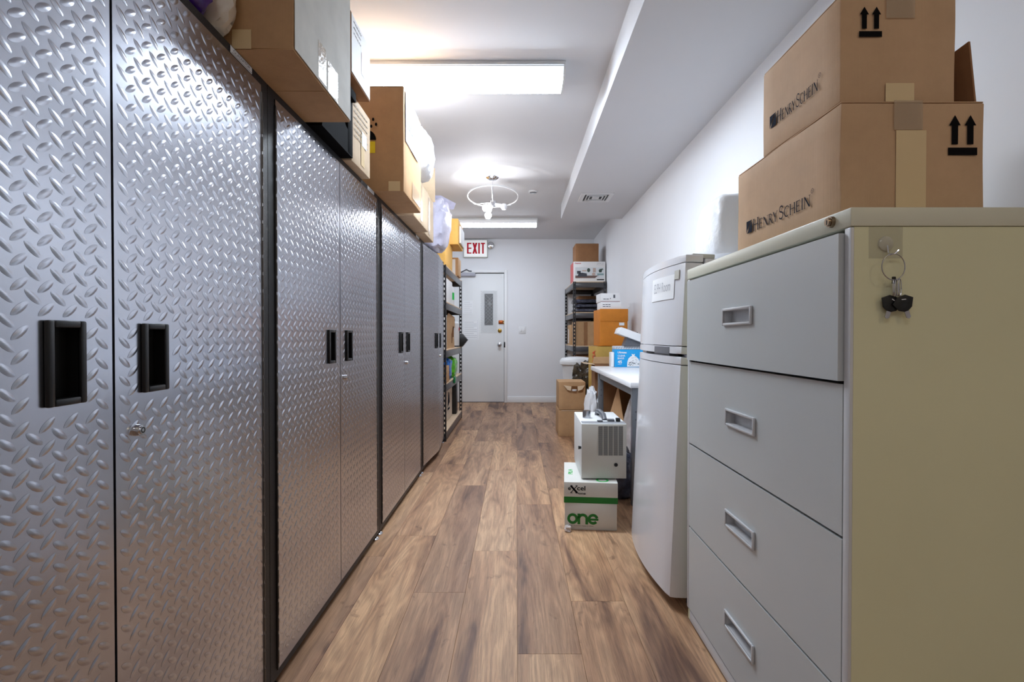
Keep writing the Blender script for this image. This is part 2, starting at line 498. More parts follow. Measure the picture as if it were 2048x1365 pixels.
# =================================================================== THE ROOM
Z_C = 2.65; XW_L = -1.21; XW_R = 1.255; Y_B = 8.2; Y_F = -2.4; Z_S = 2.48
DX0, DX1, DZ = -1.055, -0.195, 2.105      # door opening in the back wall

floor = struct(MB().box(XW_L - .1, 2.7, Y_F - .1, Y_B + .1, -0.06, -0.004).build('floor', WOOD))
floor.color = (0.9, 0.86, 0.84, 1)
PW, PLN = 0.219, 1.525
plank_mesh = {}
def plank(x0, x1, y0, y1, tone):
    key = (round(x1 - x0, 3), round(y1 - y0, 3))
    if key not in plank_mesh:
        a, b = key[0] / 2 - 0.0004, key[1] / 2 - 0.0004
        mb = MB().box(-a, a, -b, b, -0.004, 0, bev=0.0005, seg=1)
        o = mb.build('plank', WOOD, floor); plank_mesh[key] = o.data
    else:
        o = bpy.data.objects.new('plank', plank_mesh[key]); C.objects.link(o); o.parent = floor
    o.location = ((x0 + x1) / 2, (y0 + y1) / 2, 0)
    o.color = (*tone, 1)
TONES = [(1.0, 1.0, 1.0), (0.78, 0.74, 0.74), (1.06, 1.04, 1.0), (0.92, 0.88, 0.86), (0.70, 0.66, 0.67), (1.0, 0.97, 0.94)]
rndp = random.Random(5)
phase = {-6: 0.9, -5: 1.35, -4: 2.12 - PLN + .35, -3: 1.2, -2: 2.12, -1: 2.53, 0: 1.708, 1: 2.05, 2: 1.45, 3: 2.4, 4: 1.9, 5: 1.1}
tone_at = {(-2, 0): 4, (-2, -1): 1, (-1, 0): 0, (-1, -1): 5, (0, 0): 1, (0, 1): 2, (0, -1): 0, (1, 0): 2, (1, 1): 4, (1, -1): 3, (-3, 0): 2, (-3, -1): 0,
           (2, 0): 0, (2, -1): 3, (-1, 1): 2, (-2, 1): 0, (0, 2): 4, (-1, 2): 1, (1, 2): 1}
for k in range(-6, 6):
    x0, x1 = max(XW_L, 0.003 + k * PW), min(XW_R, 0.003 + (k + 1) * PW)
    if x1 - x0 < 0.01: continue
    i = -4
    while True:
        y0 = phase[k] + i * PLN; y1 = y0 + PLN
        if y0 > Y_B: break
        a, b = max(y0, Y_F), min(y1, Y_B)
        if b - a > 0.02:
            t = tone_at.get((k, i))
            plank(x0, x1, a, b, TONES[t if t is not None else rndp.randrange(6)])
        i += 1

struct(MB().box(XW_L - .1, 2.7, Y_F - .1, Y_B + .1, Z_C, Z_C + .08).build('ceiling', CEIL))
sf = struct(MB().box(0.532, XW_R + .001, 0.40, 6.04, Z_S, Z_C + .001).build('ceiling_soffit', CEIL))
struct(MB().box(XW_L - .1, XW_L, Y_F, Y_B, -.05, Z_C).build('wall_left', WALL))
struct(MB().box(XW_R, XW_R + .1, 0.30, Y_B, -.05, Z_C).build('wall_right', WALL))
struct(MB().box(XW_R + .1, 2.6, 0.30, 0.40, -.05, Z_C).build('wall_return', WALL))
struct(MB().box(2.6, 2.7, Y_F, 0.40, -.05, Z_C).build('wall_alcove', WALL))
struct(MB().box(XW_L - .1, 2.7, Y_F - .1, Y_F, -.05, Z_C).build('wall_front', WALL))
wb = MB()
wb.box(XW_L - .1, DX0, Y_B, Y_B + .12, -.05, Z_C)
wb.box(DX1, XW_R + .1, Y_B, Y_B + .12, -.05, Z_C)
wb.box(DX0, DX1, Y_B, Y_B + .12, DZ, Z_C)
struct(wb.build('wall_back', WALL))
struct(MB().box(DX1 + .045, XW_R, Y_B - .012, Y_B, 0, 0.095, bev=.003).build('baseboard_back', TRIMW))
struct(MB().box(XW_R - .012, XW_R, 0.4, Y_B - .013, 0, 0.095, bev=.003).build('baseboard_right', TRIMW))
tr = MB()
tr.box(DX1 - .004, DX1 + .045, Y_B - .016, Y_B + .06, 0, DZ + .045, bev=.003)
tr.box(DX0 - .045, DX0 + .004, Y_B - .016, Y_B + .06, 0, DZ + .045, bev=.003)
tr.box(DX0 + .005, DX1 - .005, Y_B - .016, Y_B + .06, DZ, DZ + .045, bev=.003)
struct(tr.build('trim_1', TRIMW))

# ---- the door
DY = Y_B + .012
door = struct(MB().box(DX0 + .007, DX1 - .009, DY, DY + .045, 0.008, DZ - .012, bev=.002).build('door_1', DOORW))
def dpt(px, py): # helper for the door's fittings, in metres on the door plane
    return (px - 1033) / 1010 * DY, 1.084 + (672 - py) / 1010 * DY
wx0, wz1 = dpt(969, 588); wx1, wz0 = dpt(986, 651)
MB().box(wx0, wx1, DY - .004, DY + .002, wz0, wz1, bev=.001).build('window_pane', GLASSD, door)
wm = MB()
nb = 9
for i in range(-6, nb + 12):
    z = wz0 + (wz1 - wz0) * i / nb
    for s in (1, -1):
        a, b = z, z + s * (wx1 - wx0)
        if min(a, b) < wz0 or max(a, b) > wz1: continue
        wm.tube([(wx0, DY - .005, a), (wx1, DY - .005, b)], .0022, 5)
wm.build('wire_mesh', MGREY, door)
kx, kz = dpt(999, 690)
kb = MB().lathe([(0, 0), (.034, 0), (.034, -.006), (.015, -.010), (.012, -.03), (.022, -.036), (.028, -.048), (.025, -.06), (.012, -.066), (0, -.066)], (kx, DY, kz), 24, 'y')
kb.build('door_knob', NICKEL, door)
bx, bz = dpt(999.5, 662)
MB().lathe([(0, 0), (.034, 0), (.032, -.012), (.014, -.016), (.013, -.022), (0, -.022)], (bx, DY, bz), 22, 'y').build('deadbolt_cylinder', BRASS, door)
ax_, az_ = dpt(1002, 645)
db = MB().box(ax_ - .04, ax_ + .035, DY - .02, DY, az_ - .028, az_ + .03, bev=.012, seg=3)
lk = db.build('latch_case', COPPER, door)
MB().box(ax_ + .037, ax_ + .05, DY - .026, DY - .01, az_ - .03, az_ - .004, bev=.003).box(ax_ + .037, ax_ + .05, DY - .026, DY - .01, az_ + .004, az_ + .03, bev=.003).build('latch_keeper', BRASS, door)
MB().box(DX1 - .012, DX1 + .012, DY - .032, DY - .026, kz - .045, kz + .045, bev=.002).build('strike_plate', BLKP, door)
cx0, cz1 = dpt(913, 547); cx1, cz0 = dpt(951.5, 553.5)
cl = MB().box(cx0 - .08, cx1, DY - .06, DY, cz0, cz1, bev=.006).build('door_closer', mat('closer_enamel', (168, 168, 178), .45), door)
cz = (cz0 + cz1) / 2
MB().cyl((cx0 + .08, DY - .03, cz1), (cx0 + .08, DY - .03, cz1 + .018), .016).tube([(cx0 + .08, DY - .04, cz1 + .012), (cx0 + .17, DY - .05, cz1 + .055), (cx0 + .21, DY - .04, cz1 + .03), (cx0 + .25, DY - .03, cz1 + .03)], .008, 8).build('closer_arm', DGREY, door)
MB().box(DX1 - .06, DX1 - .012, DY - .004, DY, DZ - .075, DZ - .02, bev=.001).build('corner_plate', TRIMW, door)
MB().box(DX1 - .0088, DX1 - .0042, DY + .004, DY + .03, .0, DZ).box(DX0 + .007, DX1 - .009, DY + .004, DY + .03, DZ - .0115, DZ - .0005).build('gap_shade_strip', BLKP, door)  # black strips put in as the dark shade of the door gap
MB().box(DX0 + .007, DX1 - .009, DY + .001, DY + .04, .0, .0075).build('door_sweep', DGREY, door)

# bubble wrap taped over the door window
wx0b, z1b = dpt(961.5, 582); x1b, z0b = dpt(994.5, 666.5)
bw = thing('bubble_wrap_sheet', 'crinkled clear bubble wrap sheet taped over the door window', 'bubble wrap', ((wx0b + x1b) / 2, DY - .007, z0b))
MB().box(wx0b, x1b, DY - .009, DY - .008, z0b, z1b).build('film', BUBBLE, bw, bw.location)
bb = MB(); rr = random.Random(3); row = 0
z = z0b + .012
while z < z1b - .008:
    x = wx0b + .012 + (.011 if row % 2 else 0)
    while x < x1b - .008:
        bb.lathe([(.0095, 0), (.0085, -.004), (.005, -.007), (0, -.008)], (x, DY - .009, z), 8, 'y'); x += .022
    z += .0195; row += 1
o = bb.build('bubbles', BUBBLE, bw, bw.location); o['kind'] = 'stuff'

def notice(name, label, x0, x1, z0, z1, y, lines, frame=False):
    n = thing(name, label, 'paper', ((x0 + x1) / 2, y, z0), group='papers taped to the door')
    MB().box(x0, x1, y - .0012, y, z0, z1).build('sheet', PAPER, n, n.location)
    mb = MB(); pl = Plane((x0, y - .0013, z0), (1, 0, 0), (0, 0, 1), .0003)
    W, Hh = x1 - x0, z1 - z0
    for i in range(lines):
        b = Hh * (0.88 - 0.76 * i / max(1, lines - 1)); a1 = W * (0.9 if i % 3 else 0.7)
        rect(mb, pl, W * .1, a1, b - Hh * .012, b + Hh * .012)
    if frame:
        ribbons(mb, pl, [([(.05, .04), (.95, .04), (.95, .97), (.05, .97)], .015, True)], W, Hh, 0, 0)
    mb.build('print', PAPERG, n, n.location)['kind'] = 'stuff'
xa, za = dpt(926, 628); xb, zb = dpt(946, 602)
notice('notice_sheet', 'small white notice taped high on the white door', xa, xb, za, zb, DY - .001, 6)
xa, za = dpt(926, 680); xb, zb = dpt(957, 640)
notice('notice_sheet', 'larger framed white notice taped beside the door window', xa, xb, za, zb, DY - .001, 9, True)

# ---- light switch
sx_, sz_ = (1044.5 - 1033) / 1010 * Y_B, 1.084 + (672 - 660.5) / 1010 * Y_B
sw = thing('light_switch', 'white double light switch on the back wall beside the door', 'light switch', (sx_, Y_B, sz_ - .058))
MB().box(sx_ - .058, sx_ + .058, Y_B - .007, Y_B, sz_ - .058, sz_ + .058, bev=.003).build('plate', WHITEP, sw, sw.location)
for s in (-1, 1):
    MB().box(sx_ + s * .023 - .016, sx_ + s * .023 + .016, Y_B - .011, Y_B - .006, sz_ - .033, sz_ + .033, bev=.003).build('rocker', WHITEP, sw, sw.location)

# ---- EXIT sign with lamp heads
ex0, ex1, ez0, ez1 = -0.852, -0.468, 2.345, 2.628
ex = thing('exit_sign', 'white exit sign with red letters and two lamp heads', 'exit sign', ((ex0 + ex1) / 2, Y_B, ez0))
MB().box(ex0, ex1, Y_B - .055, Y_B, ez0, ez1, bev=.004).build('housing', OFFW, ex, ex.location)
MB().box(ex0 + .008, ex1 - .008, Y_B - .058, Y_B - .054, ez0 + .012, ez1 - .006).build('face_panel', EXITF, ex, ex.location)
pl = Plane((ex0, Y_B - .058, ez0), (1, 0, 0), (0, 0, 1), .001)
W_, H_ = ex1 - ex0, ez1 - ez0
lt = MB()
b0, b1 = .06, .235; t = .026
x = .055
rect(lt, pl, x, x + t, b0, b1)
for bb_ in (b0, (b0 + b1) / 2 - t * .38, b1 - t * .76): rect(lt, pl, x + t, x + .072, bb_, bb_ + t * .76)
x = .142
poly(lt, pl, [(x, b0), (x + .03, b0), (x + .08, b1), (x + .05, b1)]); poly(lt, pl, [(x + .05, b0), (x + .08, b0), (x + .03, b1), (x, b1)], .0013)
x = .236; rect(lt, pl, x, x + t, b0, b1)
x = .279; rect(lt, pl, x, x + .066, b1 - t * .8, b1); rect(lt, pl, x + .02, x + .046, b0, b1 - t * .8)
lt.build('lettering', RED, ex, ex.location)
for s, xx in ((-1, ex0 - .055), (1, ex1 + .055)):
    h = MB().lathe([(0, 0), (.03, 0), (.052, -.03), (.056, -.055), (.05, -.062)], (xx, Y_B - .01, 2.54), 24, 'y').build('lamp_head', OFFW, ex, ex.location)
    MB().lathe([(.05, -.06), (.03, -.068), (0, -.071)], (xx, Y_B - .01, 2.54), 20, 'y').build('lamp_lens', CHROME, h, None).location = -Vector(ex.location)

# ---- ceiling fixtures
def fixture(name, label, y0, lens_mat, x0=-.94, x1=.28):
    t = thing(name, label, 'ceiling light', ((x0 + x1) / 2, y0 + .15, Z_C), group='fluorescent ceiling fixtures')
    MB().box(x0, x1, y0 + .012, y0 + .288, Z_C - .028, Z_C, bev=.003).build('housing', WHITEM, t, t.location)
    pr = [(y0, Z_C - .028), (y0 + .004, Z_C - .04), (y0 + .035, Z_C - .066), (y0 + .07, Z_C - .084), (y0 + .075, Z_C - .083), (y0 + .12, Z_C - .092), (y0 + .18, Z_C - .092), (y0 + .225, Z_C - .083), (y0 + .23, Z_C - .084), (y0 + .265, Z_C - .066), (y0 + .296, Z_C - .04), (y0 + .30, Z_C - .028)]
    side_mat = {LENS: LENS_S, LENSR: LENSR_S, LENSOFF: LENSOFF_S}.get(lens_mat, lens_mat)
    ln = MB().prism([(x0 + .012, a, b) for a, b in pr], (x1 - x0 - .024, 0, 0)).build('lens', [lens_mat, side_mat], t, t.location, ang=20)
    for p in ln.data.polygons:      # the clear prismatic flanks glow less than the belly of the lens
        if p.normal.z > -0.85: p.material_index = 1
    for s in (x0, x1 - .011):
        MB().prism([(s, a, b - .001) for a, b in pr], (.011, 0, 0)).build('end_cap', WHITEM, t, t.location)
    for s in (y0 + .001, y0 + .289):
        MB().box(x0, x1, s, s + .010, Z_C - .036, Z_C - .026, bev=.002).build('side_rail', WHITEM, t, t.location)
    return t
fixture('fluorescent_fixture', 'lit white fluorescent wraparound fixture on the ceiling', 2.875, LENS)
fixture('fluorescent_fixture', 'switched-off fluorescent fixture with an added glow on the ceiling near the exit sign', 6.70, LENSOFF)
fixture('fluorescent_fixture', 'lit fluorescent fixture behind the viewer', -1.10, LENSR)

pd = thing('pendant_lamp', 'chrome ceiling lamp with bare ring frame and glowing bulbs', 'lamp', (-.237, 4.99, Z_C))
px_, py_ = -.237, 4.99
MB().lathe([(0, 0), (.066, 0), (.064, -.012), (.045, -.028), (.014, -.034), (0, -.034)], (px_, py_, Z_C), 28).build('canopy', CHROME, pd, pd.location)
MB().cyl((px_, py_, Z_C - .034), (px_ + .005, py_, 2.40), .0055, n=10).build('stem', CHROME, pd, pd.location)
MB().cyl((px_ + .005, py_, 2.36), (px_ + .005, py_, 2.41), .03, n=18).build('hub', CHROME, pd, pd.location)
Mr = Matrix.Rotation(R(-9), 3, 'X')
def rp(a, r=.25, h=0): 
    v = Mr @ Vector((r * math.cos(a), r * math.sin(a), h)); return (px_ + .005 + v.x, py_ + v.y, 2.455 + v.z)
MB().tube([rp(2 * math.pi * i / 48) for i in range(48)], .006, 8, True).build('ring', WHITEP, pd, pd.location)
for a in (R(40), R(150), R(270)):
    e = rp(a); f = rp(a, .22, -.02)
    MB().tube([(px_ + .005, py_, 2.395), (f[0], f[1], f[2] - .01), e], .0042, 8).build('arm', WHITEP, pd, pd.location)
for i, (dx, dy, dz, lit) in enumerate(((-.064, -.05, -.070, True), (-.040, -.06, -.145, True), (.115, -.02, -.05, False))):
    c = Vector((px_ + dx, py_ + dy, 2.40 + dz)); d = Vector((dx, dy, dz)).normalized()
    MB().cyl((px_ + .005, py_, 2.385), c - d * .03, .015, .017, 14).build('socket', WHITEP, pd, pd.location)
    q = MB().lathe([(0, -.034), (.02, -.028), (.032, -.008), (.033, .008), (.022, .026), (0, .034)], c, 18)
    q.build('bulb', BULBM if lit else BULBOFF, pd, pd.location)

# warm lamp in the alcove behind the camera
wl = thing('flush_ceiling_lamp', 'warm white dome lamp on the alcove ceiling behind the viewer', 'lamp', (1.55, -.95, Z_C))
MB().lathe([(0, 0), (.17, 0), (.17, -.02), (0, -.02)], (1.55, -.95, Z_C), 28).build('base', WHITEP, wl, wl.location)
MB().lathe([(.155, -.02), (.15, -.05), (.11, -.085), (.05, -.10), (0, -.104)], (1.55, -.95, Z_C), 28).build('dome', WARMM, wl, wl.location)

sd = thing('sprinkler_cap', 'small round white cap on the ceiling beside the lamp', 'ceiling cap', (.18, 5.49, Z_C))
MB().lathe([(0, 0), (.05, 0), (.05, -.006), (.038, -.014), (0, -.015)], (.18, 5.49, Z_C), 24).build('cap', WHITEP, sd, sd.location)
MB().lathe([(.038, -.012), (.038, -.016), (.03, -.018), (0, -.018)], (.18, 5.49, Z_C), 20).build('rim', MGREY, sd, sd.location)

vx, vy = .795, 5.10
vt = thing('air_vent', 'square white louvred air vent in the soffit', 'air vent', (vx, vy, Z_S))
def ringbox(mb, h0, h1, zt, zb):
    for (a0, a1, c0, c1) in ((-h1, h1, -h1, -h0), (-h1, h1, h0, h1), (-h1, -h0, -h0, h0), (h0, h1, -h0, h0)):
        mb.box(vx + a0, vx + a1, vy + c0, vy + c1, zb, zt)
mb = MB(); ringbox(mb, .118, .16, Z_S, Z_S - .008); mb.build('frame', WHITEP, vt, vt.location)
MB().box(vx - .118, vx + .118, vy - .118, vy + .118, Z_S - .002, Z_S).build('throat', BLKP, vt, vt.location)
for h in (.090, .062):
    mb = MB(); ringbox(mb, h, h + .009, Z_S - .002, Z_S - .012); mb.build('louvre', WHITEP, vt, vt.location)
MB().box(vx - .035, vx + .035, vy - .035, vy + .035, Z_S - .012, Z_S - .002, bev=.003).build('centre_plate', WHITEP, vt, vt.location)

# =================================================================== LOCKERS
LW, LH, LD = 1.205, 1.83, 0.455
POST = 0.043
DWD = (LW - 2 * POST - .006) / 2
DZ0, DZ1 = 0.054, 1.806
HC, HZ0, HZ1, HHW = 0.10, 0.974, 1.108, 0.0355      # handle centre from the free edge

def tread_door(sign):
    """pressed tread-plate door, hinge at y = 0, free edge at sign * DWD, face at x = 0"""
    V = []; F = []
    def quad(pts):
        b = len(V); V.extend(pts); F.append(list(range(b, b + len(pts))))
    hy0, hy1 = DWD - HC - HHW + .006, DWD - HC + HHW - .006
    hz0, hz1 = HZ0 + .006, HZ1 - .006
    ys = [0, hy0, hy1, DWD]; zs = [DZ0, hz0, hz1, DZ1]
    for i in range(3):
        for j in range(3):
            if i == 1 and j == 1: continue
            quad([(0, ys[i], zs[j]), (0, ys[i + 1], zs[j]), (0, ys[i + 1], zs[j + 1]), (0, ys[i], zs[j + 1])])
    T = -.018
    quad([(T, 0, DZ0), (T, 0, DZ1), (T, DWD, DZ1), (T, DWD, DZ0)])
    quad([(0, 0, DZ0), (0, 0, DZ1), (T, 0, DZ1), (T, 0, DZ0)]); quad([(0, DWD, DZ0), (T, DWD, DZ0), (T, DWD, DZ1), (0, DWD, DZ1)])
    quad([(0, 0, DZ1), (0, DWD, DZ1), (T, DWD, DZ1), (T, 0, DZ1)]); quad([(0, 0, DZ0), (T, 0, DZ0), (T, DWD, DZ0), (0, DWD, DZ0)])
    nflat = len(F)
    seg = 12; tt = [1.0, .82, .58, .3, 0.0]; a_, b_, hh = .0170, .0062, .0012
    def loz(cy, cz, sg):
        ca, sa = math.cos(R(37)), math.sin(R(37)) * sg
        b = len(V)
        for k, t_ in enumerate(tt):
            h_ = hh * (1 - t_ * t_) ** 1.3 + .0002
            if t_ == 0: V.append((h_, cy, cz)); continue
            for i in range(seg):
                th = 2 * math.pi * i / seg
                u = a_ * t_ * math.cos(th); v = b_ * t_ * math.sin(th) * abs(math.sin(th)) ** .25
                V.append((h_, cy + u * ca - v * sa, cz + u * sa + v * ca))
        for k in range(3):
            for i in range(seg):
                j = (i + 1) % seg
                F.append([b + k * seg + i, b + k * seg + j, b + (k + 1) * seg + j, b + (k + 1) * seg + i])
        for i in range(seg):
            F.append([b + 3 * seg + i, b + 3 * seg + (i + 1) % seg, b + 4 * seg])
    PY, PZ = .0425, .0352
    ny, nz = int((DWD - .03) / PY), int((DZ1 - DZ0 - .03) / PZ)
    oy = (DWD - ny * PY) / 2; oz = (DZ0 + DZ1 - nz * PZ) / 2
    for i in range(ny + 1):
        for j in range(nz + 1):
            for k, sg in ((0, -1), (1, 1)):
                cy, cz = oy + (i + .5 * k) * PY, oz + (j + .5 * k) * PZ
                if cy > DWD - .017 or cz > DZ1 - .012: continue
                if hy0 - .022 < cy < hy1 + .022 and hz0 - .018 < cz < hz1 + .018: continue
                loz(cy, cz, sg * sign)
    V2 = [(p[0], p[1] * sign, p[2]) for p in V]
    if sign < 0: F = [f[::-1] for f in F]
    me = bpy.data.meshes.new('door')
    me.from_pydata(V2, [], F)
    sm = np.ones(len(F), dtype=bool); sm[:nflat] = False
    me.polygons.foreach_set('use_smooth', sm)
    me.materials.append(STEEL); me.update()
    return me

def pull_mesh(sign):
    mb = MB()
    cy = sign * (DWD - HC); w2, t = HHW, .0115
    z0, z1 = HZ0, HZ1
    for (a0, a1, b0, b1) in ((cy - w2, cy - w2 + t, z0, z1), (cy + w2 - t, cy + w2, z0, z1), (cy - w2 + t, cy + w2 - t, z0, z0 + t), (cy - w2 + t, cy + w2 - t, z1 - t, z1)):
        mb.box(0.0002, .009, a0, a1, b0, b1, bev=.0028, seg=2)
    # the finger well behind the face
    i0, i1, j0, j1 = cy - w2 + t, cy + w2 - t, z0 + t, z1 - t
    D = -.016
    mb.face([(D, i0, j0), (D, i1, j0), (D, i1, j1), (D, i0, j1)])
    for q in (((.004, i0, j0), (D, i0, j0), (D, i0, j1), (.004, i0, j1)), ((.004, i1, j0), (D, i1, j0), (D, i1, j1), (.004, i1, j1)),
              ((.004, i0, j0), (D, i0, j0), (D, i1, j0), (.004, i1, j0)), ((.004, i0, j1), (D, i0, j1), (D, i1, j1), (.004, i1, j1))):
        mb.face(q)
    return mb

door_me = {1: tread_door(1), -1: tread_door(-1)}
parts0 = {}
def locker(label, y0, rotz=0.0, ajar=(0, 0), xf=-.737):
    t = thing('storage_locker', label, 'locker', (xf, y0, 0), (0, 0, rotz), 'tread plate storage lockers')
    if 'body' not in parts0:
        mb = MB()
        B = -.0015
        mb.box(-LD, B, 0, .018, .03, LH); mb.box(-LD, B, LW - .018, LW, .03, LH)
        mb.box(-LD, -LD + .006, .018, LW - .018, .03, LH)
        mb.box(-LD + .006, B, .018, LW - .018, LH - .022, LH); mb.box(-LD + .006, B, .018, LW - .018, .028, .050)
        mb.box(-.03, B, .018, POST - .003, .05, LH - .022); mb.box(-.03, B, LW - POST + .003, LW - .018, .05, LH - .022)
        mb.box(-.45, -.05, .018, LW - .018, .95, .965)
        parts0['body'] = mb.build('body', HAMMER, t)
        parts0['foot'] = MB().lathe([(0, 0), (.026, 0), (.028, .004), (.02, .012), (.008, .014), (.008, .03), (0, .03)], (0, 0, 0), 20).build('levelling_foot', CHROME, t)
        parts0['foot'].location = (-.022, .035, 0)
        for y in (LW - .035,): copy_part(parts0['foot'], t, (-.022, y, 0))
        for y in (.035, LW - .035): copy_part(parts0['foot'], t, (-LD + .04, y, 0))
        np_ = MB().box(-.001, .0012, LW - .205, LW - .095, LH - .0205, LH - .0015, bev=.0008, seg=1)
        parts0['plate'] = np_.build('nameplate', WHITEP, t)
        mb = MB(); pl = Plane((.0013, LW - .205, LH - .0205), (0, 1, 0), (0, 0, 1), .0003)
        ribbons(mb, pl, [([(.03, .1), (.97, .1), (.97, .9), (.03, .9)], .07, True)], .11, .019, 0, 0)
        text_face(mb, pl, 'GLADIATOR', .012, .0055, .0085, .086)
        parts0['plate_text'] = mb.build('nameplate_lettering', DGREY, parts0['plate'])
        for s in (1, -1):
            parts0['pull', s] = pull_mesh(s).build('handle', BLKP, None)
            hb = MB()
            hb.box(-.0015, .0022, -.0030 if s > 0 else -.0018, .0018 if s > 0 else .0030, DZ0, DZ1 - .02)
            n = 34
            for i in range(n):
                z = DZ0 + .02 + i * (DZ1 - DZ0 - .06) / n
                hb.cyl((.0022, -.0012 * s, z), (.0022, -.0012 * s, z + .04), .0024, n=6)
            parts0['hinge', s] = hb.build('piano_hinge', HINGE, None)
        lk = MB().cyl((0, 0, 0), (.010, 0, 0), .0115, .0108, 20).cyl((.010, 0, 0), (.0125, 0, 0), .008, .0075, 18)
        parts0['lock'] = lk.build('lock', CHROME, None)
        parts0['keyway'] = MB().lathe([(.0055, .0128), (.0035, .0128)], (0, 0, 0), 16, 'x').build('keyway', BLKP, parts0['lock'])
        first = True
    else:
        first = False
        copy_part(parts0['body'], t)
        for y in (.035, LW - .035):
            copy_part(parts0['foot'], t, (-.022, y, 0)); copy_part(parts0['foot'], t, (-LD + .04, y, 0))
        p = copy_part(parts0['plate'], t); copy_part(parts0['plate_text'], p)
    for s, y, a in ((1, POST, ajar[0]), (-1, LW - POST, ajar[1])):
        d = bpy.data.objects.new('door', door_me[s]); C.objects.link(d); d.parent = t
        d.location = (.001, y, 0); d.rotation_euler = (0, 0, a)
        if first:
            parts0['pull', s].parent = d; parts0['hinge', s].parent = d
        else:
            copy_part(parts0['pull', s], d); copy_part(parts0['hinge', s], d)
        if s < 0:
            if first: lk_ = parts0['lock']; lk_.parent = d
            else: lk_ = copy_part(parts0['lock'], d); copy_part(parts0['keyway'], lk_)
            lk_.location = (0, -DWD + .052, .905)
    return t
locker('silver tread plate locker nearest the viewer, under the purple packet', .299, R(1.6), xf=-.7035)
locker('silver tread plate locker under the black bin, second from the viewer', 1.506)
locker('silver tread plate locker under the tallest brown carton, third from the viewer', 2.715)
locker('silver tread plate locker with doors slightly ajar, beside the open shelving', 3.924, ajar=(R(-4.3), R(4.3)))

# =================================================================== OPEN SHELVING
ANG = .036
def slot_post(H, sx, sy):
    """slotted angle post, corner at the origin, flanges running to +sx, +sy"""
    mb = MB(); T = .0022; pitch = .0508; n = int(H / pitch)
    def flange(axis, s):
        def bx(a0, a1, z0, z1):
            a0, a1 = sorted((a0 * s, a1 * s))
            if axis == 'x': mb.box(a0, a1, min(0, sy * T), max(0, sy * T), z0, z1)
            else: mb.box(min(0, sx * T), max(0, sx * T), a0, a1, z0, z1)
        bx(0, .010, 0, H); bx(.024, ANG, 0, H)
        z = 0
        for i in range(n + 1):
            bx(.010, .024, z, min(H, z + .026)); z += pitch
            if z >= H: break
    flange('x', sx); flange('y', sy)
    return mb
def shelving(label, x0, x1, y0, y1, levels, H=1.83):
    t = thing('metal_shelving', label, 'shelving', ((x0 + x1) / 2, (y0 + y1) / 2, 0), group='black metal shelving units')
    H = levels[0] - .0005
    org = t.location
    for (x, sx) in ((x0, 1), (x1, -1)):
        for (y, sy) in ((y0, 1), (y1, -1)):
            o = slot_post(H, sx, sy).build('post', BLKM, t); o.location = (x - org[0], y - org[1], 0)
    for z in levels:
        bt, bb_ = z - .012, z - .082
        MB().box(x0 + .0025, x0 + .012, y0 + .0026, y1 - .0026, bb_, bt, bev=.002).box(x0 + .012, x0 + .03, y0 + .03, y1 - .03, bb_ + .002, bb_ + .006).build('beam', BEAM, t, org)
        MB().box(x1 - .012, x1 - .0025, y0 + .0026, y1 - .0026, bb_, bt, bev=.002).build('beam', BEAM, t, org)
        MB().box(x0 + .0125, x1 - .0125, y0 + .0025, y0 + .012, bb_, bt, bev=.002).build('beam', BEAM, t, org)
        MB().box(x0 + .0125, x1 - .0125, y1 - .012, y1 - .0025, bb_, bt, bev=.002).build('beam', BEAM, t, org)
        MB().box(x0 + .004, x1 - .004, y0 + .004, y1 - .004, bt + .0004, z, bev=.001).build('shelf_board', PBOARD, t, org)
    return t
LEV_L = [1.81, 1.437, .94, .59, .095]
shelving('black slotted metal shelving on the left, between lockers and door', -1.18, -.72, 5.147, 6.67, LEV_L)
LEV_R = [1.835, 1.41, .945, .56, .095]
shelving('black slotted metal shelving in the back right corner', .785, 1.243, 7.0, 8.18, LEV_R)

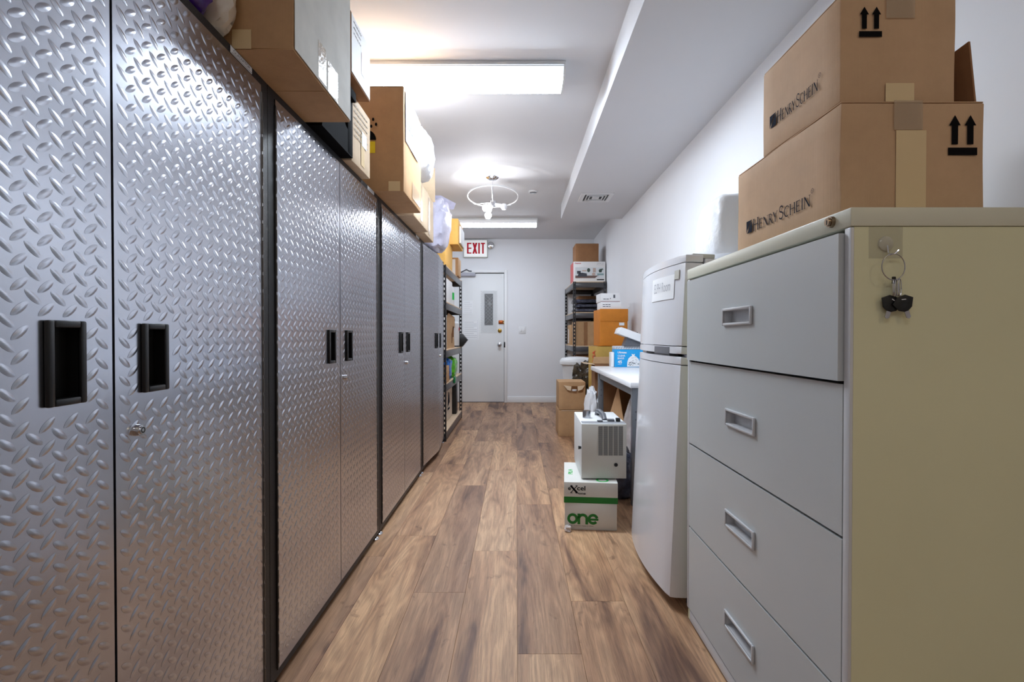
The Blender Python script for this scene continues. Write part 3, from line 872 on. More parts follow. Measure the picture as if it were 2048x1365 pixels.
# =================================================================== CARTONS
class Carton:
    def __init__(self, name, label, x0, x1, y0, y1, z0, z1, m=KRAFT, rot=0.0, cat='box', group=None, bev=.003, jit=.0, seed=1, body='body', seam=True, bottom=False):
        self.hx, self.hy, self.h = (x1 - x0) / 2, (y1 - y0) / 2, z1 - z0
        self.root = thing(name, label, cat, ((x0 + x1) / 2, (y0 + y1) / 2, z0), (0, 0, rot), group)
        hx, hy, h = self.hx, self.hy, self.h
        mb = MB().box(-hx, hx, -hy, hy, 0.0022 if bottom else 0.0002, h - (.003 if seam else 0), bev=bev)
        if jit:
            bmesh.ops.subdivide_edges(mb.bm, edges=[e for e in mb.bm.edges if e.calc_length() > .05], cuts=5, use_grid_fill=True)
            mb.jitter(jit, seed)
        self.body = mb.build(body, m, self.root)
        self.m = m
        if seam:      # two top flaps meeting along the long axis
            for s in (-1, 1):
                a0, a1 = sorted((s * .0012, s * (hy - .001)))
                MB().box(-hx + .001, hx - .001, a0, a1, h - .0028, h, bev=.0008, seg=1).build('top_flap', m, self.root)
        if bottom:
            for s in (-1, 1):
                a0, a1 = sorted((s * .0012, s * (hy - .001)))
                MB().box(-hx + .001, hx - .001, a0, a1, .0, .0020, bev=.0006, seg=1).build('bottom_flap', m, self.root)
    def face(self, f, off=.0008):
        hx, hy = self.hx, self.hy
        if f == '-y': return Plane((-hx, -hy, 0), (1, 0, 0), (0, 0, 1), off)
        if f == '+x': return Plane((hx, -hy, 0), (0, 1, 0), (0, 0, 1), off)
        if f == '-x': return Plane((-hx, hy, 0), (0, -1, 0), (0, 0, 1), off)
        if f == '+z': return Plane((-hx, -hy, self.h), (1, 0, 0), (0, 1, 0), off)
    def tape(self, f, a0, a1, b0, b1, m=TAPE_T, name='tape', off=.0004, t=.0005):
        mb = MB(); slab(mb, self.face(f, off), a0, a1, b0, b1, t); return mb.build(name, m, self.root)
    def add(self, fn, name, m, f, off=.0012):
        mb = MB(); fn(mb, self.face(f, off)); o = mb.build(name, m, self.root)
        if name in ('print', 'pouch_print'): o['kind'] = 'stuff'
        return o

def arrows(a, b, w_, h_):
    def fn(mb, pl):
        rect(mb, pl, a, a + w_, b, b + h_ * .19)
        for k in (0, 1):
            x = a + w_ * (.03 + .53 * k); aw = w_ * .40
            rect(mb, pl, x + aw * .23, x + aw * .77, b + h_ * .27, b + h_ * .74)
            poly(mb, pl, [(x, b + h_ * .74), (x + aw, b + h_ * .74), (x + aw / 2, b + h_)])
    return fn
def schein(a, b, h_, length):
    def fn(mb, pl):
        s = h_ * 1.05
        poly(mb, pl, [(a, b + s), (a, b), (a + s * .18, b + s * .30), (a + s * .5, b + s * .72), (a + s, b + s)])
        poly(mb, pl, [(a + s * .10, b), (a + s, b), (a + s, b + s * .88), (a + s * .6, b + s * .62), (a + s * .36, b + s * .28)])
        # measure then stretch to the wanted length
        txt = 'HenryScheinn'
        word = 'Henry Schein'
        nat = sum(SER[c.upper()][1] * (1.0 if c.isupper() or c == ' ' else .78) for c in word) * h_
        st = (length - s * 1.2 - h_ * .4) / nat
        x = serif_word(mb, pl, word, a + s * 1.15, b, h_, st)
        cx, cy, r_ = x + h_ * .16, b + h_ * .98, h_ * .15
        ribbons(mb, pl, [(arc(0, 0, 1, 1, 0, 345, 18), .2, True)], r_, r_, cx, cy)
        text_face(mb, pl, 'R', cx - r_ * .4, cy - r_ * .5, r_, r_ * .8)
    return fn

# ---- the two big supply cartons on the filing cabinet
cb = Carton('shipping_carton', 'lower printed supply carton standing on the grey filing cabinet', .69, .995, 1.079, 1.577, 1.3355, 1.583, KRAFT_S, jit=.0025, seed=3, group='printed supply cartons')
cb.add(schein(.065, .052, .034, .345), 'lettering', INKB, '-x', .003)
cb.add(arrows(.226, .132, .062, .085), 'arrow_print', INK, '-y', .003)
cb.tape('-y', .116, .18, .002, .185, TAPE_T, off=.0022)
cb.tape('-y', .111, .172, .186, .248, TAPE_C, 'clear_tape', off=.0026)
fl = MB().prism([(cb.hx - .012, -cb.hy + .01, cb.h), (cb.hx - .012, cb.hy - .01, cb.h), (cb.hx - .02, cb.hy - .03, cb.h + .10), (cb.hx - .022, -cb.hy + .015, cb.h + .135)], (.004, 0, 0)).build('raised_flap', KRAFT_D, cb.root)
cu_ = Carton('shipping_carton', 'upper printed supply carton stacked nearest the ceiling at right', .692, .938, 1.086, 1.42, 1.5835, 1.815, KRAFT_S, jit=.003, seed=8, group='printed supply cartons')
cu_.add(schein(.04, .062, .032, .235), 'lettering', INKB, '-x', .003)
cu_.add(arrows(.038, .138, .049, .064), 'arrow_print', INK, '-y', .003)
cu_.tape('-y', .096, .157, .001, .04, TAPE_T, off=.0022)
cu_.tape('-y', .096, .157, .178, .23, TAPE_C, 'clear_tape', off=.0026)

# ---- cartons on top of the lockers
b = Carton('shipping_carton', 'large worn carton overhanging the two nearest lockers', -1.16, -.582, 1.325, 1.775, 1.831, 2.36, KRAFT, jit=.003, seed=11, bottom=True, group='cartons along the locker tops')
b.tape('+x', .004, .446, .004, .525, mat('faded_white_board', (196, 193, 184), .75, var=.07, scale=14), 'faded_side', off=.0015, t=.0012)
b.tape('+x', .16, .22, .012, .12, TAPE_C, 'clear_tape', off=.003)
b.tape('+x', .235, .32, .006, .10, TAPE_C, 'clear_tape', off=.003)
b.tape('-y', .42, .47, .0, .05, TAPE_T, off=.003)
d_ = Carton('shipping_carton', 'tan labelled carton behind the black bin on the lockers', -1.16, -.70, 2.155, 2.42, 1.831, 2.118, KRAFT_L, jit=.002, seed=5, group='cartons along the locker tops')
def scribble(a0, a1, b0, b1, n, seed):
    def fn(mb, pl):
        r_ = random.Random(seed)
        for i in range(n):
            yb = b1 - (b1 - b0) * i / max(1, n - 1); x = a0
            while x < a1 - .004:
                l = r_.uniform(.008, .03); rect(mb, pl, x, min(a1, x + l), yb - .0028, yb + .0028); x += l + .006
    return fn
d_.add(scribble(.03, .22, .12, .25, 6, 2), 'print', mat('faded_ink', (150, 142, 128), .8), '+x', .0035)
d_.tape('+x', .12, .17, .02, .16, TAPE_T, off=.0025)
d_.tape('+x', .13, .20, .11, .175, PAPER, 'shipping_label', off=.0038)
c_ = Carton('flat_white_carton', 'white printed carton topping the tan carton on the lockers', -1.12, -.65, 1.992, 2.25, 2.120, 2.362, KRAFT_D, jit=.0015, seed=6, group='cartons along the locker tops')
c_.tape('+x', .006, .252, .006, .236, PAPER, 'white_face', off=.0012, t=.0006)
c_.add(scribble(.03, .13, .17, .215, 3, 4), 'print', MGREY, '+x', .0032)
c_.add(lambda mb, pl: rect(mb, pl, .13, .18, .06, .15), 'red_print', mat('pale_red_print', (226, 190, 182), .6), '+x', .003)

# black broken bin with wrapped goods
bn = thing('storage_bin', 'black plastic bin with a jagged broken rim on the lockers', 'bin', (-.92, 1.96, 1.831))
mb = MB()
X0, X1, Y0, Y1 = -1.13, -.690, 1.80, 2.135
mb.box(X0, X1, Y0, Y1, 1.8315, 1.838)
rj = random.Random(4)
def jagwall(p0, p1, n, zlo, zhi, th):
    p0, p1 = Vector(p0), Vector(p1); d = (p1 - p0) / n; nn = Vector((-d.y, d.x, 0)).normalized() * th
    pts = [p0.copy(), p1.copy()]
    top = []
    for i in range(n, -1, -1):
        q = p0 + d * i; top.append(Vector((q.x, q.y, zlo + (zhi - zlo) * rj.uniform(.55, 1.0))))
    mb.prism([(q.x, q.y, q.z) for q in pts + top], nn)
jagwall((X0, Y0, 1.838), (X1, Y0, 1.838), 12, 1.93, 1.985, .004)
jagwall((X1, Y0, 1.838), (X1, Y1 - .05, 1.838), 9, 1.875, 1.965, .004)
mb.box(X1 - .022, X1 + .001, Y1 - .06, Y1, 1.838, 2.10, bev=.003)
mb.box(X0, X1 - .022, Y1 - .005, Y1, 1.838, 2.09); mb.box(X0, X0 + .005, Y0, Y1, 1.838, 2.09)
mb.box(X1 - .02, X1 + .018, Y1 - .09, Y1 - .005, 2.06, 2.10, bev=.005)
mb.build('shell', mat('black_bin_plastic', (14, 14, 16), .85, spec=.05), bn, bn.location)
tag(MB().blob((-.92, 1.965, 1.965), (.20, .15, .125), wr=.1, seed=4, pw=.55, base=1.839).build('wrapped_bundle', mat('lilac_wrap', (206, 196, 216), .3, var=.12, scale=9, bump=.4, bscale=20, bdist=.01)), 'lilac wrapped bundle lying inside the black broken bin', 'bundle')

f = Carton('shipping_carton', 'tallest brown carton on the lockers with a yellow sticker', -1.16, -.582, 2.615, 3.085, 1.831, 2.372, KRAFT, jit=.003, seed=14, bottom=True, group='cartons along the locker tops')
f.tape('-y', .372, .432, .195, .255, YEL, 'yellow_sticker', off=.003)
def umbrella(mb, pl):
    cx, cy = .392, .262
    poly(mb, pl, [(cx + .045 * math.cos(R(a)), cy + .05 * math.sin(R(a))) for a in range(0, 181, 12)])
    for dx, dy in ((-.03, .07), (-.005, .085), (.02, .07), (.045, .08), (-.01, .11), (.03, .105)):
        disc(mb, pl, cx + dx, cy + dy, .006, .009, 10)
f.add(umbrella, 'umbrella_print', INK, '-y', .0045)
f.tape('-y', .50, .56, .0, .05, TAPE_T, off=.003)
f.tape('+x', .03, .36, .27, .53, mat('document_pouch_film', (214, 218, 232), .15, var=.12, scale=26, bump=.6, bscale=30, bdist=.006), 'document_pouch', off=.003, t=.002)
f.add(scribble(.05, .24, .36, .50, 7, 9), 'pouch_print', mat('blue_ink', (110, 118, 190), .5), '+x', .006)
f.tape('+x', .20, .42, .02, .11, TAPE_C, 'clear_tape', off=.003)

h1 = Carton('shipping_carton', 'pale taped carton under the white bag on the lockers', -1.16, -.637, 3.14, 3.65, 1.831, 2.115, KRAFT_L, jit=.002, seed=21, bottom=True, group='cartons along the locker tops')
h1.tape('+x', .2, .27, .02, .27, TAPE_C, 'clear_tape', off=.003)
h2 = Carton('shipping_carton', 'pale carton with an upright flap near the lavender bag', -1.16, -.667, 3.685, 4.06, 1.831, 2.155, KRAFT_L, jit=.002, seed=22, bottom=True, group='cartons along the locker tops')
h2.tape('+x', .14, .2, .02, .3, TAPE_C, 'clear_tape', off=.003)
MB().box(-h2.hx + .02, h2.hx + .015, h2.hy - .006, h2.hy - .002, h2.h, h2.h + .27, bev=.001).build('raised_flap', KRAFT_L, h2.root)
tag(MB().blob((-.77, 3.37, 2.285), (.215, .20, .172), wr=.07, seed=2, pw=.62, base=2.117).build('plastic_bag', BAGW), 'rounded white plastic bag on the pale carton', 'bag')
wb_ = thing('plastic_bag', 'tall lavender plastic bag slumped on the farthest locker', 'bag', (-.8, 4.5, 1.832))
MB().blob((-.80, 4.50, 2.05), (.16, .26, .225), wr=.17, seed=9, pw=.5, base=1.832, freq=2.2, lean=(.03, 0)).build('sack', BAGL, wb_, wb_.location)
MB().prism([(-.72, 4.45, 2.20), (-.575, 4.62, 2.24), (-.555, 4.60, 2.285), (-.66, 4.42, 2.30), (-.76, 4.36, 2.29)], (.004, -.012, 0)).jitter(.01, 3).build('loose_flap', BAGL, wb_, wb_.location)

# purple and ivory packet on the nearest locker
pk = thing('wrapped_packet', 'purple and ivory plastic wrapped packet on the nearest locker', 'packet', (-.93, 1.06, 1.832))
MB().blob((-.935, 1.03, 2.0), (.228, .225, .168), wr=.05, seed=5, pw=.36, base=1.832, nu=40, nv=26).build('wrapper', BAGP, pk, pk.location)
MB().blob((-.935, 1.283, 2.0), (.226, .036, .172), wr=.08, seed=6, pw=.5, base=1.832, nu=36, nv=24, freq=5).build('folded_end', BAGI, pk, pk.location)

# =================================================================== FILING CABINET
FX, FY0, FY1, FH = .648, .98, 1.912, 1.333
fc = thing('filing_cabinet', 'grey four drawer lateral filing cabinet with keys on its side', 'filing cabinet', (.877, 1.446, 0))
og = fc.location
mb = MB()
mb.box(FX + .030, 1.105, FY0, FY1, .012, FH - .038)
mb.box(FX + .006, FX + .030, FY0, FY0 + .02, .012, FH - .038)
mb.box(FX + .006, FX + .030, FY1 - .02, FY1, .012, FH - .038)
mb.build('carcass', WARMLIT_EN, fc, og)
mb = MB()
mb.box(FX, FX + .02, FY0 + .0008, FY0 + .020, .055, FH - .038, bev=.002); mb.box(FX, FX + .02, FY1 - .020, FY1 - .0008, .055, FH - .038, bev=.002)
mb.box(FX + .004, FX + .02, FY0 + .02, FY1 - .02, .012, .052, bev=.002)
mb.build('front_frame', GREYTR, fc, og)
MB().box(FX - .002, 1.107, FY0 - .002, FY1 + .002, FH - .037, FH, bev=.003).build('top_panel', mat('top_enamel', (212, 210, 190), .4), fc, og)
MB().box(FX + .0245, FX + .029, FY0 + .02, FY1 - .02, .054, FH - .038).build('drawer_gap', BLKP, fc, og)
zb = [.058, .369, .681, .991, 1.291]
hy0, hy1 = 1.365, 1.555
for i in range(4):
    z0, z1 = zb[i] + .003, zb[i + 1] - .004
    out = .010 if i == 3 else .0
    zc = (z0 + z1) / 2; hz = .026
    y0, y1 = FY0 + .0225, FY1 - .0225
    mb = MB()
    xf, xb = FX - out, FX + .012
    ys = [y0, hy0 + .006, hy1 - .006, y1]; zs = [z0, zc - hz + .006, zc + hz - .006, z1]
    for a in range(3):
        for b in range(3):
            if a == 1 and b == 1: continue
            mb.face([(xf, ys[a], zs[b]), (xf, ys[a], zs[b + 1]), (xf, ys[a + 1], zs[b + 1]), (xf, ys[a + 1], zs[b])])
    for q in (((xf, y0, z0), (xb, y0, z0), (xb, y0, z1), (xf, y0, z1)), ((xf, y1, z0), (xf, y1, z1), (xb, y1, z1), (xb, y1, z0)),
              ((xf, y0, z1), (xb, y0, z1), (xb, y1, z1), (xf, y1, z1)), ((xf, y0, z0), (xf, y1, z0), (xb, y1, z0), (xb, y0, z0))):
        mb.face(q)
    dr = mb.build('drawer', GREYEN, fc, og)
    hb = MB(); t = .008
    for (a0, a1, b0, b1) in ((hy0, hy0 + t, zc - hz, zc + hz), (hy1 - t, hy1, zc - hz, zc + hz), (hy0 + t, hy1 - t, zc - hz, zc - hz + t), (hy0 + t, hy1 - t, zc + hz - t, zc + hz)):
        hb.box(xf - .0075, xf - .0002, a0, a1, b0, b1, bev=.0026)
    i0, i1, j0, j1, D = hy0 + t, hy1 - t, zc - hz + t, zc + hz - t, xf + .022
    hb.face([(D, i0, j0), (D, i0, j1), (D, i1, j1), (D, i1, j0)])
    for q in (((xf - .004, i0, j0), (D, i0, j0), (D, i0, j1), (xf - .004, i0, j1)), ((xf - .004, i1, j0), (D, i1, j0), (D, i1, j1), (xf - .004, i1, j1)),
              ((xf - .004, i0, j0), (D, i0, j0), (D, i1, j0), (xf - .004, i1, j0)), ((xf - .004, i0, j1), (D, i0, j1), (D, i1, j1), (xf - .004, i1, j1))):
        hb.face(q)
    hb.build('handle', GREYTR, dr, og)
lk = MB().cyl((FX - .002, 1.0355, 1.3165), (FX - .009, 1.0355, 1.3165), .0115, .011, 20).cyl((FX - .009, 1.0355, 1.3165), (FX - .014, 1.0355, 1.3165), .0085, .008, 18).build('lock', mat('old_nickel', (150, 132, 112), .3, 1.0), fc, og)
MB().box(FX - .0146, FX - .0141, 1.0345, 1.0365, 1.311, 1.320).build('keyway', BLKP, lk, og)
for y in (FY0 + .05, FY1 - .05):
    for x in (FX + .05, 1.06):
        MB().cyl((x, y, 0), (x, y, .013), .018, n=14).build('foot', BLKP, fc, og)

# adhesive hook and keys
SY = FY0
hk = thing('adhesive_hook', 'clear adhesive hook stuck to the side of the filing cabinet', 'hook', (.714, SY, 1.234))
ho = hk.location
MB().box(.682, .7475, SY - .0008, SY - .0001, 1.234, 1.2945, bev=.0003, seg=1).build('pad', mat('clear_pad', (214, 210, 188), .15, alpha=.25), hk, ho)
MB().lathe([(.0145, 0), (.014, -.003), (.010, -.006), (0, -.007)], (.7135, SY - .0008, 1.262), 20, 'y').build('dome', mat('clear_dome', (216, 212, 196), .1, alpha=.6), hk, ho)
MB().tube([(.7137, SY - .006, 1.258), (.7139, SY - .008, 1.243), (.7145, SY - .014, 1.2385), (.7185, SY - .020, 1.240), (.724, SY - .022, 1.2465)], .0017, 8).build('hook_wire', CHROME, hk, ho)
ky = thing('key_ring', 'bunch of black headed keys hanging from the adhesive hook', 'keys', (.722, SY - .014, 1.13))
ko = ky.location
MB().tube([(.7185 + .0250 * math.cos(a), SY - .016 + .004 * math.cos(a), 1.2155 + .0250 * math.sin(a)) for a in [2 * math.pi * i / 40 for i in range(40)]], .0010, 8, True).build('ring', NICKEL, ky, ko)
MB().box(.7175, .7235, SY - .0165, SY - .0125, 1.183, 1.197, bev=.001).build('leather_tab', BLKP, ky, ko)
for i, (dx, tilt) in enumerate(((-.001, .5), (.003, .2), (.007, -.2), (.0105, -.5))):
    cx_ = .7215 + dx
    MB().tube([(cx_ + .0045 * math.cos(a) * math.cos(tilt), SY - .0145 + .0035 * math.cos(a) * math.sin(tilt + .9), 1.176 + .0165 * math.sin(a)) for a in [2 * math.pi * k / 28 for k in range(28)]], .0009, 6, True).build('split_ring', NICKEL, ky, ko)
for i, (cx_, ang, dy) in enumerate(((.7235, R(18), -.0115), (.7345, R(-20), -.0155))):
    Mk = Matrix.Rotation(ang, 3, 'Y')
    def kp(a, b_): 
        v = Mk @ Vector((a, 0, b_)); return (cx_ + v.x, SY + dy, 1.160 + v.z)
    hd = MB().prism([kp(-.008, 0), kp(-.021, -.010), kp(-.013, -.026), kp(-.004, -.031), (kp(.004, -.031)), kp(.013, -.026), kp(.021, -.010), kp(.008, 0)], (0, .0025, 0), bev=.0008).build('key_head', BLKP, ky, ko)
    MB().prism([kp(-.0042, -.031), kp(.0042, -.031), kp(.0042, -.043), kp(0, -.046), kp(-.0042, -.043)], (0, .0018, 0)).build('key_blade', NICKEL, ky, ko)
    MB().prism([kp(-.002, -.006), kp(.006, -.008), kp(.006, -.0095), kp(-.002, -.0075)], (0, -.0008, 0)).build('key_print', WHITEP, ky, ko)

# =================================================================== REFRIGERATOR
fr = thing('refrigerator', 'white two door refrigerator with curved doors beside the filing cabinet', 'refrigerator', (.606, 1.985, .022), (0, R(2.55), 0))
FW = .675
def curve_plan(x_in, bul, inset=0.0, n=18, rc=.022):
    """plan outline of a bowed door: front bows to -x, back at x_in"""
    pts = []
    y0, y1 = inset, FW - inset
    for i in range(n + 1):
        y = y0 + (y1 - y0) * i / n; s = (2 * (y - FW / 2) / (FW - 2 * inset))
        x = -bul * (1 - s * s)
        e = min(y - y0, y1 - y)
        if e < rc: x += rc - math.sqrt(max(0, rc * rc - (rc - e) ** 2))
        pts.append((x + inset, y))
    # densify the rounded corner
    pts.insert(1, (pts[0][0] * .35 + pts[1][0] * .65 - .0035, y0 + .006)); pts.insert(-1, (pts[-1][0] * .35 + pts[-2][0] * .65 - .0035, y1 - .006))
    pts[0] = (rc * .9 + inset, y0); pts[-1] = (rc * .9 + inset, y1)
    return pts + [(x_in, y1), (x_in, y0)]
def fdoor(name, z0, z1, inset=0.0, m=WHITEA, parent=fr, bev=.004, x_in=.066):
    return MB().prism([(a, b, z0) for a, b in curve_plan(x_in, .034, inset)], (0, 0, z1 - z0), bev=bev).build(name, m, parent, ang=30)
MB().box(.075, .52, .006, FW - .006, .035, 1.372, bev=.006).build('cabinet', WHITEA, fr)
fd = fdoor('freezer_door', 1.022, 1.352)
fdoor('freezer_door_top', 1.355, 1.384, .0, parent=fd)
fdoor('freezer_door_base', .990, 1.019, .0, parent=fd)
ld = fdoor('fridge_door', .025, .945)
fdoor('fridge_door_cap', .948, .978, .0, parent=ld)
MB().box(.030, .064, .02, FW - .02, .978, .990).build('door_gap', BLKP, fr)
MB().box(.0665, .0745, .015, FW - .015, .03, 1.375).build('gasket', DGREY, fr)
MB().prism([(-.0165, .105, .968), (-.0262, .18, .968), (-.0325, .27, .968), (.02, .27, .968), (.02, .105, .968)], (0, 0, .0225)).build('grip_recess', DGREY, fr)
MB().prism([(-.0190, .105, .986), (-.0285, .18, .986), (-.0345, .27, .986), (.0, .27, .986), (.0, .105, .986)], (0, 0, .030)).build('grip_plate', mat('grip_grey', (120, 121, 126), .35), fd)
MB().box(.02, .06, .004, .06, .978, .991, bev=.002).build('hinge', NICKEL, fr)
MB().box(.03, .12, .02, .10, 1.372, 1.392, bev=.004).build('hinge_cover', OFFW, fr)
for y in (.05, FW - .05):
    MB().cyl((.10, y, -.0165), (.10, y, .036), .018, n=14).build('foot', BLKP, fr)
    MB().cyl((.48, y, -.0005), (.48, y, .036), .018, n=14).build('foot', BLKP, fr)
Rf = Matrix.Rotation(R(2.55), 3, 'Y')
def bow(y): return -.034 * (1 - ((2 * y - FW) / FW) ** 2)
nt_ = thing('handwritten_note', 'white handwritten paper note stuck to the freezer door', 'note', Vector(fr.location) + Rf @ Vector((bow(.215), .215, 1.215)), (0, R(2.55), 0))
ys_ = [.085 + .26 * i / 8 for i in range(9)]
MB().prism([(bow(y) - bow(.215) - .0022, y - .215, 0) for y in ys_] + [(bow(y) - bow(.215) - .0014, y - .215, 0) for y in ys_[::-1]], (0, 0, .10)).build('sheet', PAPER, nt_)
mb = MB(); text_face(mb, Plane((0, 0, 0), (1, 0, 0), (0, 1, 0), 0), 'ELPH Room', .0, .0, .042, .19)
for v in mb.bm.verts:
    y = .31 - v.co.x; v.co = Vector((bow(y) - bow(.215) - .0026, y - .215, .035 + v.co.y))
mb.build('handwriting', mat('pencil_grey', (180, 181, 186), .7), nt_)
bd = MB().prism([(bow(.045) - .004, .045, 1.292), (bow(.082) - .004, .082, 1.292), (bow(.082) + .004, .082, 1.292), (bow(.045) + .004, .045, 1.292)], (0, 0, .036)).build('badge', OFFW, fd)

# wrapped box on the refrigerator
wg = thing('wrapped_carton', 'white box inside a clear white bag on top of the refrigerator', 'wrapped box', (1.02, 2.30, 1.418))
MB().box(.93, 1.20, 2.16, 2.42, 1.437, 1.665, bev=.004).build('inner_box', PAPER, wg, wg.location)
MB().blob((1.03, 2.30, 1.56), (.185, .16, .145), wr=.035, seed=12, pw=.34, base=1.437, freq=4, pinch=.10).build('bag_film', mat('white_bag_film', (244, 245, 246), .35, alpha=.85, bump=.5, bscale=26, bdist=.01), wg, wg.location)

# =================================================================== MACHINE AND PAPER BOX
eb = Carton('paper_box', 'white and green copy paper box with a green banded lid', .29, .578, 2.80, 3.235, 0, .152, mat('white_carton', (214, 212, 204), .6, var=.02, scale=8), rot=R(-5.5), seam=False, body='tray')
root = eb.root
lid = MB().box(-eb.hx - .004, eb.hx + .004, -eb.hy - .004, eb.hy + .004, .1525, .267, bev=.0015).build('lid', MATS['white_carton'], root)
MB().box(-eb.hx - .0046, eb.hx + .0046, -eb.hy - .0046, eb.hy + .0046, .1515, .186, bev=.0008, seg=1).build('green_band', GREEN, root)
pl = Plane((-eb.hx, -eb.hy, 0), (1, 0, 0), (0, 0, 1), .0012)
mb = MB()
r_ = .030; cy = .062
ribbons(mb, pl, [(arc(0, 0, .75, .75, 0, 345, 24), .50, True)], r_, r_, .044, cy)
ribbons(mb, pl, [([(-.72, -1), (-.72, .98)], .5), ([(-.72, .1)] + arc(0.02, .05, .72, .7, 170, 0, 16) + [(.74, -1)], .5)], r_, r_, .100, cy)
ribbons(mb, pl, [(arc(0, 0, .75, .75, -40, -345, 26), .50), ([(-.7, -.06), (.98, -.06)], .38)], r_, r_, .157, cy)
mb.build('lettering', GREEN, root)
mb = MB(); text_face(mb, pl, 'for Authentic, Digital & Offset', .034, .020, .006, .125); mb.build('small_lettering', INKB, root)
pl = Plane((-eb.hx, -eb.hy - .004, 0), (1, 0, 0), (0, 0, 1), .0012)
mb = MB()
text_face(mb, pl, 'e', .018, .222, .017, .016, .02); text_face(mb, pl, 'cel', .068, .222, .026, .046, .015)
ribbons(mb, pl, [([(.05, 1), (.95, 0)], .26), ([(.95, 1), (.05, 0)], .1), ([(0, 1), (.3, 1)], .08), ([(.72, 1), (1, 1)], .08), ([(0, 0), (.28, 0)], .08), ([(.7, 0), (1.15, -.04)], .08)], .04, .04, .031, .208)
text_face(mb, pl, 'one', .076, .200, .008, .040, .02)
mb.build('lid_lettering', INK, root)
pl = Plane((-eb.hx - .004, -eb.hy, .267), (1, 0, 0), (0, 1, 0), .0008)
mb = MB()
ribbons(mb, pl, [(arc(0, 0, 1, 1, 0, 345, 24), .4, True)], .03, .03, .215, .05)
pl2 = Plane((-eb.hx + .05, -eb.hy + .16, .267), (0, 1, 0), (-1, 0, 0), .0008)
text_face(mb, pl2, 'PILA', .0, .004, .026, .11, .02)
mb.build('top_lettering', GREENL, root)

mc = thing('filtration_unit', 'white metal filter cabinet with vent grille on the paper box', 'machine', (.5, 3.075, .2675), (0, 0, R(-1.2)))
mw, md, mh = .127, .222, .318
FRT = mat('cream_front_sheet', (206, 205, 196), .42, var=.02, scale=5)
MB().box(-mw, mw, -md + .003, md, .006, mh, bev=.003).build('case', WHITEM, mc)
MB().box(-mw + .001, mw - .001, -md - .002, -md + .003, .008, mh - .003, bev=.001).build('front_panel', FRT, mc)
MB().box(-mw + .004, mw - .004, -md + .008, -md + .075, mh, mh + .002, bev=.0006, seg=1).build('top_strip', MGREY, mc)
gz0, gz1, gx0, gx1 = .138, .305, -.034, .108
gr = MB().box(gx0, gx1, -md - .0028, -md - .0021, gz0, gz1).build('grille', DGREY, mc)
n = 44
mb = MB()
for i in range(n):
    z = gz0 + (gz1 - gz0) * (i + .5) / n
    mb.box(gx0, gx1, -md - .0040, -md - .0028, z - .0008, z + .0008)
o = mb.build('louvre_slats', mat('grille_grey', (170, 170, 162), .4), gr); o['kind'] = 'stuff'
for i in range(6):
    x = gx0 + (gx1 - gx0) * i / 5
    MB().box(x - .0016, x + .0016, -md - .0048, -md - .0028, gz0 - .002, gz1 + .002).build('grille_bar', FRT, gr)
MB().lathe([(.0095, 0), (.0105, -.004), (.008, -.006), (.004, -.005), (.004, -.002), (0, -.002)], (.067, -md - .002, .086), 20, 'y').build('grommet', BLKP, mc)
MB().cyl((-mw, -md + .02, .178), (-mw - .016, -md + .02, .178), .0075, .010, 14).build('door_knob', BLKP, mc)
MB().cyl((-.075, -.02, mh), (-.075, -.02, mh + .045), .024, n=22).build('duct_collar', MATS['brushed_nickel'], mc)
hb = MB().tube([(.005, .10, mh), (.005, .085, mh + .026), (.01, .03, mh + .034), (.02, -.07, mh + .026), (.022, -.10, mh)], .015, 10)
hb.build('carry_handle', DGREY, mc)
MB().box(.03, .07, -.165, -.13, mh + .002, mh + .014, bev=.002).box(-.03, .0, -.18, -.15, mh + .002, mh + .010, bev=.002).build('switch_block', DGREY, mc)
MB().box(.078, .102, -.17, -.14, mh + .002, mh + .022, bev=.003).build('clip', BLKP, mc)
for x in (-mw + .02, mw - .02):
    for y in (-md + .03, md - .03):
        MB().cyl((x, y, 0.0002), (x, y, .008), .012, n=12).build('foot', BLKP, mc)

# =================================================================== DESK
dk = thing('work_table', 'white topped work table with grey steel legs behind the refrigerator', 'table', (.98, 4.0, 0))
MB().box(.716, 1.245, 3.165, 4.87, .755, .79, bev=.003).build('table_top', DTOP, dk, dk.location)
for x in (.735, 1.19):
    for y in (3.20, 4.52):
        mb = MB().box(x, x + .045, y, y + .045, .0, .755, bev=.003)
        lg = mb.build('leg', LEGG, dk, dk.location)
        for z in (.30, .36, .55, .60):
            MB().cyl((x + .0225, y - .003, z), (x + .0225, y, z), .006, n=10).build('bolt', DGREY, lg, dk.location)
    MB().box(x + .008, x + .037, 3.246, 4.519, .70, .754).build('side_rail', LEGG, dk, dk.location)

# bag box
ub = Carton('bag_box', 'bright blue box of clear trash bags on the white table', .918, 1.182, 4.72, 4.855, .7905, .955, BLUE, seam=False, cat='box', bev=.002)
root = ub.root
mb = MB().box(-ub.hx, ub.hx, -ub.hy, ub.hy, ub.h + .0002, ub.h + .032, bev=.006)
mb.build('grey_top_band', mat('grey_striped_card', (196, 200, 206), .5, var=.1, scale=40, stretch=(1, 1, .3)), root)
mb = MB(); pl = ub.face('-y', .001)
for i in range(11):
    x = .01 + i * .024; poly(mb, Plane(pl.o + Vector((0, 0, ub.h)), pl.r, pl.u, .001), [(x, .006), (x + .003, .006), (x + .014, .026), (x + .011, .026)])
mb.build('stripe_print', DGREY, root)
mb = MB(); text_face(mb, pl, 'Ultrasac', .028, .128, .020, .085, .03); text_face(mb, pl, 'CLEAR', .028, .098, .017, .072, .02); text_face(mb, pl, 'BAGS', .028, .074, .017, .060, .02); text_face(mb, pl, '45', .028, .036, .026, .04, .03)
text_face(mb, pl, 'COUNT', .030, .022, .008, .036)
mb.build('lettering', PAPER, root)
